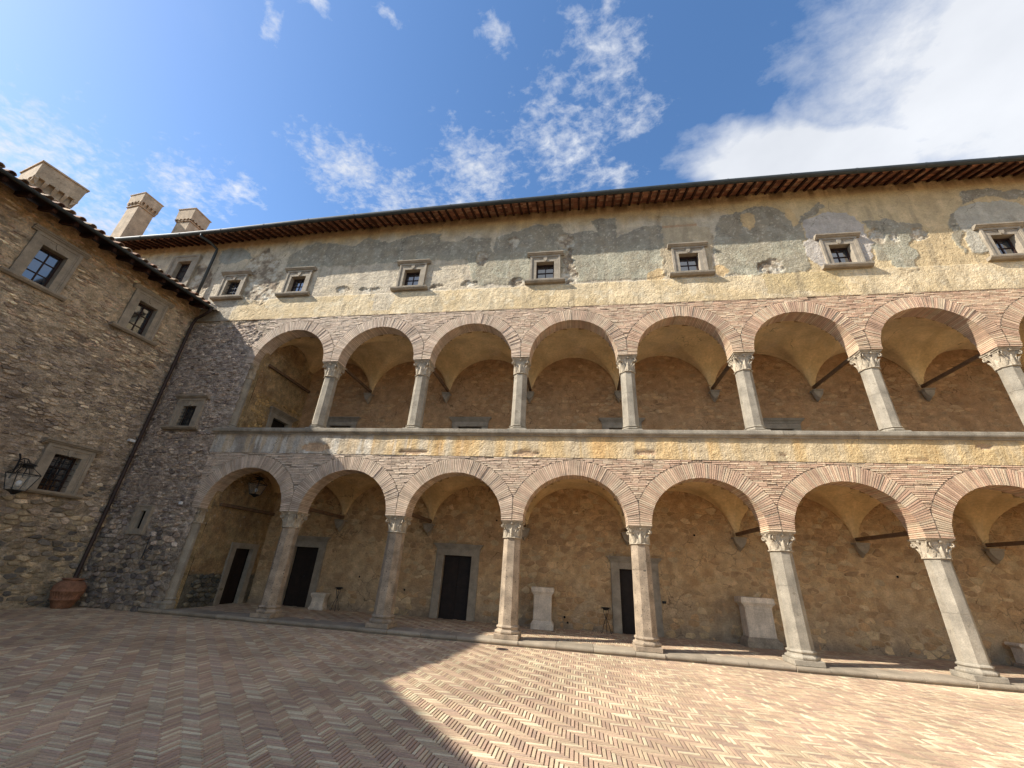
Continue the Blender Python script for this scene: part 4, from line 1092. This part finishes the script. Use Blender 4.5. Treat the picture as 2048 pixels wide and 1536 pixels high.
WR = lw.matrix_world.copy() if False else (Matrix.Translation((.42, 0, 0)) @ Matrix.Rotation(-LA, 4, 'Z'))
rmp = lambda u, v, w: (w, u, v)
cf = lambda v: WR @ v
masonry(rubble(-7.5, -.02, GZ, 2.7, .31, .145, 12, rk, .085, .15, .07), r_h, .06, rmp, r_sc, M_stone, lw, 280, 'stone', None, cf, 12)
masonry(rubble(-7.5, -.02, 2.7, 6.2, .22, .09, 13, rk, .12, .2, .35), r_h, .05, rmp, r_sc, M_wstone, lw, 0, 'wall_stone', None, cf, 13)
masonry(rubble(-7.5, -.02, 6.2, 8.1, .24, .065, 14, rk, .1, .14, .35), r_h, .05, rmp, r_sc, M_wstone, lw, 0, 'coursed_stone', None, cf, 14)
masonry(rubble(-7.5, -.02, 8.1, 10.2, .26, .06, 15, rk, .1, .14, .3), r_h, .05, rmp, r_sc, M_wstone, lw, 0, 'upper_stone', None, cf, 15)
RZ = Matrix.Rotation(math.pi/2, 4, 'Z')
window(lw, T((0, LWN[0][0], 0)) @ RZ, .30, 8.26, 9.45, .26, 9.74, 8.27, True, True, 2, 3, deep=.22)
window(lw, T((0, LWN[1][0], 0)) @ RZ, .30, 8.22, 9.45, .26, 9.76, 8.27, True, True, 2, 3, deep=.22)
w3 = window(lw, T((.06, LWN[2][0], 0)) @ RZ, .32, 2.88, 3.91, .27, 4.15, 2.89, True, True, 2, 3, grille=(4, 6, .03), deep=.24)
# wing roof
LO = .88
mb = MB(); mb.chbox(-.3, LO-.03, -.05, .05, -.07, .07, .006); mb.v = [(x, y, z-(x-LO)*.32) for x, y, z in mb.v]
rme = None; y = -6.7
while y < .0:
    if rme is None: o = mb.build('rafter', M_raf, lw); rme = o.data
    else: o = link('rafter', rme, lw)
    o.location = (0, y, 10.12); y += .52
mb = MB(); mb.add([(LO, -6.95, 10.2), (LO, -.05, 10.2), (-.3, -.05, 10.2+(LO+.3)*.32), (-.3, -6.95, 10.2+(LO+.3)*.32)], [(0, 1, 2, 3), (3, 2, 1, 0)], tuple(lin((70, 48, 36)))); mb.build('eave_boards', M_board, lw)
ys = arr(-7.0, .9, .05)
rl = gridmesh('roof', ys, np.linspace(0, 7, 26), lambda Y, U: (LO+.04-U, Y, 10.26+U*.32+.035*np.abs(np.sin(Y*math.pi/.26))+.012*((U*3) % 1)), None,
              lambda X, Y: np.ones(X.shape+(3,))*lin((150, 120, 94))*(.6+.8*fbm(X*4, Y*3, 3, 321))[..., None], M_tile, lw)
tme = []; 
for q in range(4):
    mb = MB(); col = tuple(lin(random.choice([(176, 142, 112), (150, 128, 104), (190, 164, 134), (158, 118, 92)]))); n = 8; rs = []
    for (xx, rr) in ((.0, .085), (-.42, .105)):
        rs.append([(xx, rr*math.cos(a), rr*math.sin(a)*.95-xx*.32) for a in np.linspace(0, math.pi, n+1)]+[(xx, (rr-.018)*math.cos(a), (rr-.018)*math.sin(a)*.95-xx*.32) for a in np.linspace(math.pi, 0, n+1)])
    mb.rings(rs, col); tme.append(mb)
tm2 = {}
y = -6.95; k = 0
while y < -.1:
    for row in (0, 1):
        q = (k*3+row) % 4
        if q not in tm2: o = tme[q].build('roof_tile', M_tile, rl); tm2[q] = o.data
        else: o = link('roof_tile', tm2[q], rl)
        o.location = (LO+.09-row*.36+random.uniform(-.02, .02), y+random.uniform(-.012, .012), 10.31+row*.36*.32+row*.012); o.rotation_euler = (random.uniform(-.04, .04), 0, random.uniform(-.03, .03))
    y += .26; k += 1
mb = MB(); rr = .07
for y0, y1 in ((-7.0, -5.4), (-5.4, -3.4), (-3.4, -1.6), (-1.6, -.28)):
    mb.rings([[(LO+.10+rr*math.cos(a), y, 10.22+rr*math.sin(a)) for a in np.linspace(-math.pi, 0, 8)]+[(LO+.10+(rr-.01)*math.cos(a), y, 10.22+(rr-.01)*math.sin(a)) for a in np.linspace(0, -math.pi, 8)] for y in (y0, y1)])
    mb.rings([[(LO+.10+(rr+.008)*math.cos(a), y1-.02+dy, 10.222+(rr+.008)*math.sin(a)) for a in np.linspace(-math.pi, 0, 8)]+[(LO+.10+(rr)*math.cos(a), y1-.02+dy, 10.222+rr*math.sin(a)) for a in np.linspace(0, -math.pi, 8)] for dy in (0, .03)])
mb.build('gutter', M_gut, lw)
mb = MB(); mb.rings([[(LO+.10+.085*math.cos(a), y, 10.26+.085*math.sin(a)) for a in np.linspace(-math.pi, .9, 10)]+[(LO+.10+.07*math.cos(a), y, 10.26+.07*math.sin(a)) for a in np.linspace(.9, -math.pi, 10)] for y in (-.42, -.16)])
mb.build('gutter_end', M_zinc, lw)
mb = MB(); mb.tube([(LO+.10, -.30, 10.17), (LO+.08, -.28, 10.05), (.55, -.2, 9.95), (.22, -.16, 9.86), (.14, -.155, 9.6), (.13, -.15, 5), (.13, -.16, .62), (.2, -.2, .45)], .055, 10)
for z in (8.9, 6.6, 4.3, 2.0): mb.lathe([(.066, z), (.066, z+.05)], 10, (.13, -.15))
mb.build('downpipe', M_pipe, lw, smooth=True)
chimney(lw, Matrix.Rotation(LA, 4, 'Z') @ T((-3.72, -3.88, 0)) @ Matrix.Rotation(-.2, 4, 'Z'), 1.44, 1.24, 10.9, 12.5, 12.88, 13.5, lid=True)
mb = MB(); mb.box(.03, .16, -.42, -.26, 4.78, 4.86); o = mb.build('junction_box', M_white, lw)
M_glow = bpy.data.materials.new('lamp_glow'); M_glow.use_nodes = True; _g = M_glow.node_tree.nodes['Principled BSDF']; _g.inputs['Emission Color'].default_value = (1, .75, .4, 1); _g.inputs['Emission Strength'].default_value = 5
mb = MB(); mb.lathe([(0, -.03), (.022, -.02), (.03, 0), (.022, .02), (0, .03)], 10); o = mb.build('bulb', M_glow, w3); o.location = (-.12, .30, 3.22)

# ------------------------------------------------------------------ the wing that closes the court behind the left (its shadow falls on the paving)
sw = tag(empty('corner_wing', (0, -7.1, 0)), 'plain plastered wing closing the courtyard corner beyond the rubble wing', 'building')
mb = MB(); H_ = 10.35
pts = [(-.9, -6.6), (.64, -6.93), (-.23, -7.87), (2.42, -11.09), (5.2, -14.6), (0, -19), (-6, -10)]
for k in range(len(pts)):
    a, b = pts[k], pts[(k+1) % len(pts)]
    mb.add([(a[0], a[1]+7.1, GZ), (b[0], b[1]+7.1, GZ), (b[0], b[1]+7.1, H_), (a[0], a[1]+7.1, H_)], [(0, 1, 2, 3)], tuple(lin((176, 156, 122))))
mb.build('wall', M_plaster, sw)
mb = MB(); mb.add([(a, b+7.1, H_) for a, b in pts]+[(-1.5, -12+7.1, H_+1.2)], [(k, (k+1) % 7, 7) for k in range(7)], tuple(lin((150, 110, 84)))); mb.build('roof', M_tile, sw)

# assumed wing, added out of frame at right to bounce warm fill light
ew = tag(empty('bounce_wing', (34.4, -12, 0)), 'unseen ochre plastered wing added across the court to bounce warm light onto the rubble wing', 'building')
gridmesh('wall', arr(-12.5, 11.9, .5), arr(GZ, 11.5, .5), lambda Y, Z: (0*Y, Y, Z), None, lambda Y, Z: np.ones(Y.shape+(3,))*lin((214, 190, 148))*(.85+.3*fbm(Y, Z, 3, 501))[..., None], M_plaster, ew, False)
for yy in (-9, -5, -1, 3, 7):
    for zz in (2.2, 7.4): window(ew, T((-.02, yy, 0)) @ Matrix.Rotation(-math.pi/2, 4, 'Z'), .45, zz, zz+1.4, .25, zz+1.7, zz, True, True, 2, 3)
mb = MB(); mb.add([(-.8, -12.6, 11.4), (-.8, 11.9, 11.4), (5, 11.9, 13.4), (5, -12.6, 13.4)], [(0, 1, 2, 3)], tuple(lin((150, 110, 84)))); mb.build('roof', M_tile, ew)

# ------------------------------------------------------------------ things in the courtyard and the loggia
def altar(name, loc, w, d, h, label, mat2=None, rz=0, bolster=True):
    e = tag(empty(name, loc, rz), label, 'stone altar', 'ancient marble altars against the loggia wall')
    def ring(f, z, rough=.0): return [(sx*w/2*f+random.uniform(-rough, rough), sy*d/2*f+random.uniform(-rough, rough), z) for sx, sy in ((-1, -1), (0, -1), (1, -1), (1, 0), (1, 1), (0, 1), (-1, 1), (-1, 0))]
    b = MB(); b.rings([ring(.98, 0, .01), ring(.98, h*.13, .006), ring(.93, h*.145), ring(.86, h*.18), ring(.80, h*.20)]); b.build('base', mat2 or M_marble, e)
    s = MB(); s.rings([ring(.79, h*.201), ring(.785, h*.80)]); 
    for a in (-1, 1): s.box(a*w*.36-.008, a*w*.36+.008, -d*.4-.012, -d*.39, h*.24, h*.76)
    s.box(-w*.35, w*.35, -d*.4-.012, -d*.39, h*.75, h*.765); s.box(-w*.35, w*.35, -d*.4-.012, -d*.39, h*.235, h*.25); s.build('shaft', M_marble, e)
    c = MB(); c.rings([ring(.80, h*.801), ring(.84, h*.82), ring(.86, h*.84), ring(.92, h*.855), ring(.98, h*.88), ring(1.0, h*.89), ring(1.0, h*.905), ring(.97, h*.91), ring(.965, h*.985, .006), ring(.93, h)])
    if bolster:
        for a in (-1, 1): c.tube([(a*w*.44, -d*.49, h*.945), (a*w*.44, d*.49, h*.945)], .05, 10)
    c.build('crown_moulding', M_marble, e)
altar('altar', (14.30, 2.62, 0), .69, .45, 1.13, 'slender white marble altar with rolled top, between the two dark doors')
altar('altar', (20.40, 2.62, 0), .92, .5, 1.23, 'wider marble altar with broken dark base, behind the third sunlit column', M_marbled, .05, False)
altar('altar', (26.85, 2.70, 0), .6, .42, .55, 'low grey stone altar at the far right of the loggia', M_marbled)
# carved block beside the second door
e = tag(empty('carved_block', (6.76, 2.80, 0), .12), 'small weathered square carved stone block leaning beside the second doorway', 'stone block')
mb = MB()
def bring(f, z): return [(sx*.24*f+random.uniform(-.012, .012), sy*.17*f+random.uniform(-.008, .008), z) for sx, sy in ((-1, -1), (-.3, -1), (.4, -1), (1, -1), (1, 0), (1, 1), (0, 1), (-1, 1), (-1, 0))]
mb.rings([bring(1.02, 0), bring(1.04, .05), bring(.92, .1), bring(.88, .22), bring(.9, .34), bring(1.04, .42), bring(1.08, .48), bring(.98, .5)])
mb.build('block', M_marble, e)
# wrought iron stands
def stand(loc, h, label, w=.11, rz=0):
    e = tag(empty('iron_stand', loc, rz), label, 'iron stand', 'wrought iron stands in the loggia')
    for k in range(3):
        a = 2*math.pi*k/3+.5; d = Vector((math.cos(a), math.sin(a), 0)); mb = MB()
        pts = [d*w*.8+Vector((0, 0, h)), d*w*.75+Vector((0, 0, h*.88)), d*.015+Vector((0, 0, h*.6)), d*w*.9+Vector((0, 0, h*.3)), d*w*1.2+Vector((0, 0, .05)), d*w*1.45+Vector((0, 0, .012)), d*w*1.75+Vector((0, 0, .04)), d*w*1.6+Vector((0, 0, .085))]
        mb.tube([p for p in pts], .0085, 6); mb.build('leg', M_iron, e)
    mb = MB(); mb.lathe([(.0, h-.05), (w*.55, h-.04), (w*.95, h-.005), (w*1.1, h+.03), (w*1.0, h+.03), (w*.8, h), (0, h-.02)], 14)
    for k in range(3):
        a = 2*math.pi*k/3+.5; mb.tube([(w*1.05*math.cos(a), w*1.05*math.sin(a), h+.01), (w*1.4*math.cos(a), w*1.4*math.sin(a), h+.03), (w*1.45*math.cos(a), w*1.45*math.sin(a), h-.02), (w*1.2*math.cos(a), w*1.2*math.sin(a), h-.02)], .008, 5)
    mb.build('dish', M_iron, e)
stand((16.20, 2.68, 0), .66, 'thin black iron tripod stand left of the half open door by the column')
stand((7.42, 2.72, 0), .68, 'dark iron tripod stand next to the small carved block', .10, .6)
# terracotta jar in the corner
e = tag(empty('terracotta_jar', (.93, -.50, GZ)), 'large terracotta oil jar with a ribbed band standing in the shaded corner', 'jar')
mb = MB(); prof = [(.0, .0), (.235, .0), (.25, .02), (.30, .14), (.345, .24), (.385, .255), (.39, .285), (.36, .30), (.385, .40), (.415, .50), (.435, .515), (.437, .54), (.425, .55), (.43, .62), (.40, .70), (.34, .78), (.28, .83), (.245, .85), (.235, .86)]
mb.lathe(prof, 36, cap=False); mb.build('body', M_terra, e, smooth=True)
mb = MB(); mb.lathe([(.235, .861), (.285, .865), (.295, .885), (.285, .905), (.22, .907), (.20, .86), (.19, .6)], 36, cap=False); mb.build('rim', M_terra, e, smooth=True)
mb = MB()
for k in range(30):
    a = 2*math.pi*k/30; mb.tube([(.365*math.cos(a), .365*math.sin(a), .305), (.392*math.cos(a), .392*math.sin(a), .40), (.418*math.cos(a), .418*math.sin(a), .50)], .011, 5)
mb.build('ribs', M_terra, e)
e.scale = (.84, .84, .84)
# lanterns
def lantern(M, parent, s=1., bulb=True):
    fr = MB(); n = 4; R0, R1, H = .14*s, .24*s, .42*s
    cor = lambda r, z: [(r*sx, r*sy, z) for sx, sy in ((-1, -1), (1, -1), (1, 1), (-1, 1))]
    b, t = cor(R0, 0), cor(R1, H)
    for k in range(4):
        fr.tube([b[k], t[k]], .010*s, 5); fr.tube([b[k], b[(k+1) % 4]], .012*s, 5); fr.tube([t[k], t[(k+1) % 4]], .014*s, 5)
        fr.tube([t[k], cor(.09*s, H+.17*s)[k]], .008*s, 5)
    fr.rings([cor(.085*s, H+.16*s), cor(.095*s, H+.17*s), cor(.07*s, H+.23*s), cor(.13*s, H+.235*s), cor(.13*s, H+.25*s), cor(.03*s, H+.30*s)])
    fr.rings([cor(R0, 0), cor(R0*.5, -.05*s), cor(.02*s, -.11*s)])
    f = fr.build('lantern_frame', M_iron, parent); f.matrix_local = M
    for k in range(4):
        g_ = MB(); q = (k+1) % 4; g_.add([b[k], b[q], t[q], t[k]], [(0, 1, 2, 3)]); g_.build('glass_pane', M_lglass, f)
    if bulb:
        bb = MB(); bb.lathe([(.0, .10*s), (.04*s, .11*s), (.062*s, .17*s), (.05*s, .23*s), (.0, .26*s)], 14); bb.build('bulb', M_white, f, smooth=True)
    return f
e = tag(empty('wall_lantern', (.30, -2.70, 3.1)), 'black iron lantern with a round bulb on a scrolled bracket, at the left edge', 'lantern')
e.rotation_euler = (0, 0, -LA)
lantern(T((.50, 0, -.36)), e)
mb = MB(); mb.tube([(-.12, 0, .62), (.0, 0, .50), (.03, 0, .3), (.0, 0, -.05)], .022, 6)
mb.tube([(.0, 0, .44), (.16, 0, .49), (.36, 0, .46), (.50, 0, .36), (.50, 0, -.03)], .014, 6); mb.tube([(.0, 0, .02), (.12, 0, .08), (.22, 0, .24), (.16, 0, .36), (.08, 0, .30), (.12, 0, .24)], .011, 6)
mb.tube([(.20, 0, .46), (.28, 0, .36), (.36, 0, .33), (.40, 0, .39), (.34, 0, .42)], .010, 6); mb.tube([(0, -.10, .4), (0, 0, .43), (0, .10, .4)], .012, 6)
mb.build('bracket', M_iron, e)
e = tag(empty('hanging_lantern', (4.28, 1.40, 3.45)), 'small dark iron lantern hanging inside the first shaded arch', 'lantern')
lantern(T((0, 0, 0)), e, .85)
mb = MB(); mb.tube([(0, 0, .62), (0, 0, .24)], .008, 5); mb.tube([(-.44, 0, .72), (-.2, 0, .68), (0, 0, .62)], .012, 5); mb.build('rod', M_iron, e)
holes = MB()
for x, z in ((7.9, 1.05), (9.0, 1.9), (14.95, .32), (15.05, .18), (21.9, .35), (12.6, 3.1), (24.6, 2.0), (19.1, 2.9), (9.6, .75)):
    holes.rings([[(x+.035*math.cos(a)*random.uniform(.7, 1.2), YB-.03, z+.035*math.sin(a)*random.uniform(.7, 1.2)) for a in np.linspace(0, 2*math.pi, 8)[:-1]], [(x+.02*math.cos(a), YB+.02, z+.02*math.sin(a)) for a in np.linspace(0, 2*math.pi, 8)[:-1]]])
A(holes, 'putlog_holes', M_dark)
# small fittings
e = tag(empty('iron_bar_hook', (2.50, -.13, 1.25)), 'thin rusty iron bar fixed on the rubble wall left of the first pilaster', 'iron bar')
mb = MB(); mb.tube([(0, 0, 0), (0, 0, .1), (0.0, 0, .66)], [.03, .016, .012], 6); mb.tube([(-.26, 0, .6), (0, 0, .61)], .008, 5); mb.build('bar', M_iron, e)
e = tag(empty('wall_plate', (3.02, -.06, 2.9)), 'tiny white plate on the rubble wall beside the first lower capital', 'plate')
mb = MB(); mb.chbox(-.05, .05, -.02, .04, -.045, .045, .004); mb.build('plate', M_white, e)
e = tag(empty('electric_box', (17.98, YB-.02, .92)), 'small black socket box on the wall right of the third door', 'socket box')
mb = MB(); mb.chbox(-.055, .055, -.05, .02, -.035, .035, .005); mb.chbox(-.04, .04, -.062, -.049, -.022, .022, .004); mb.build('box', M_iron, e)
e = tag(empty('drain_cover', (13.62, -.54, GZ)), 'round rusty iron drain cover set in the paving by the fourth column', 'drain cover')
mb = MB(); mb.lathe([(0, .004), (.11, .004), (.112, .009), (.14, .009), (.145, .0)], 24)
for k in range(-2, 3): mb.box(-.09+abs(k)*.01, .09-abs(k)*.01, k*.035-.006, k*.035+.006, .004, .0085)
mb.build('lid', M_pipe, e)
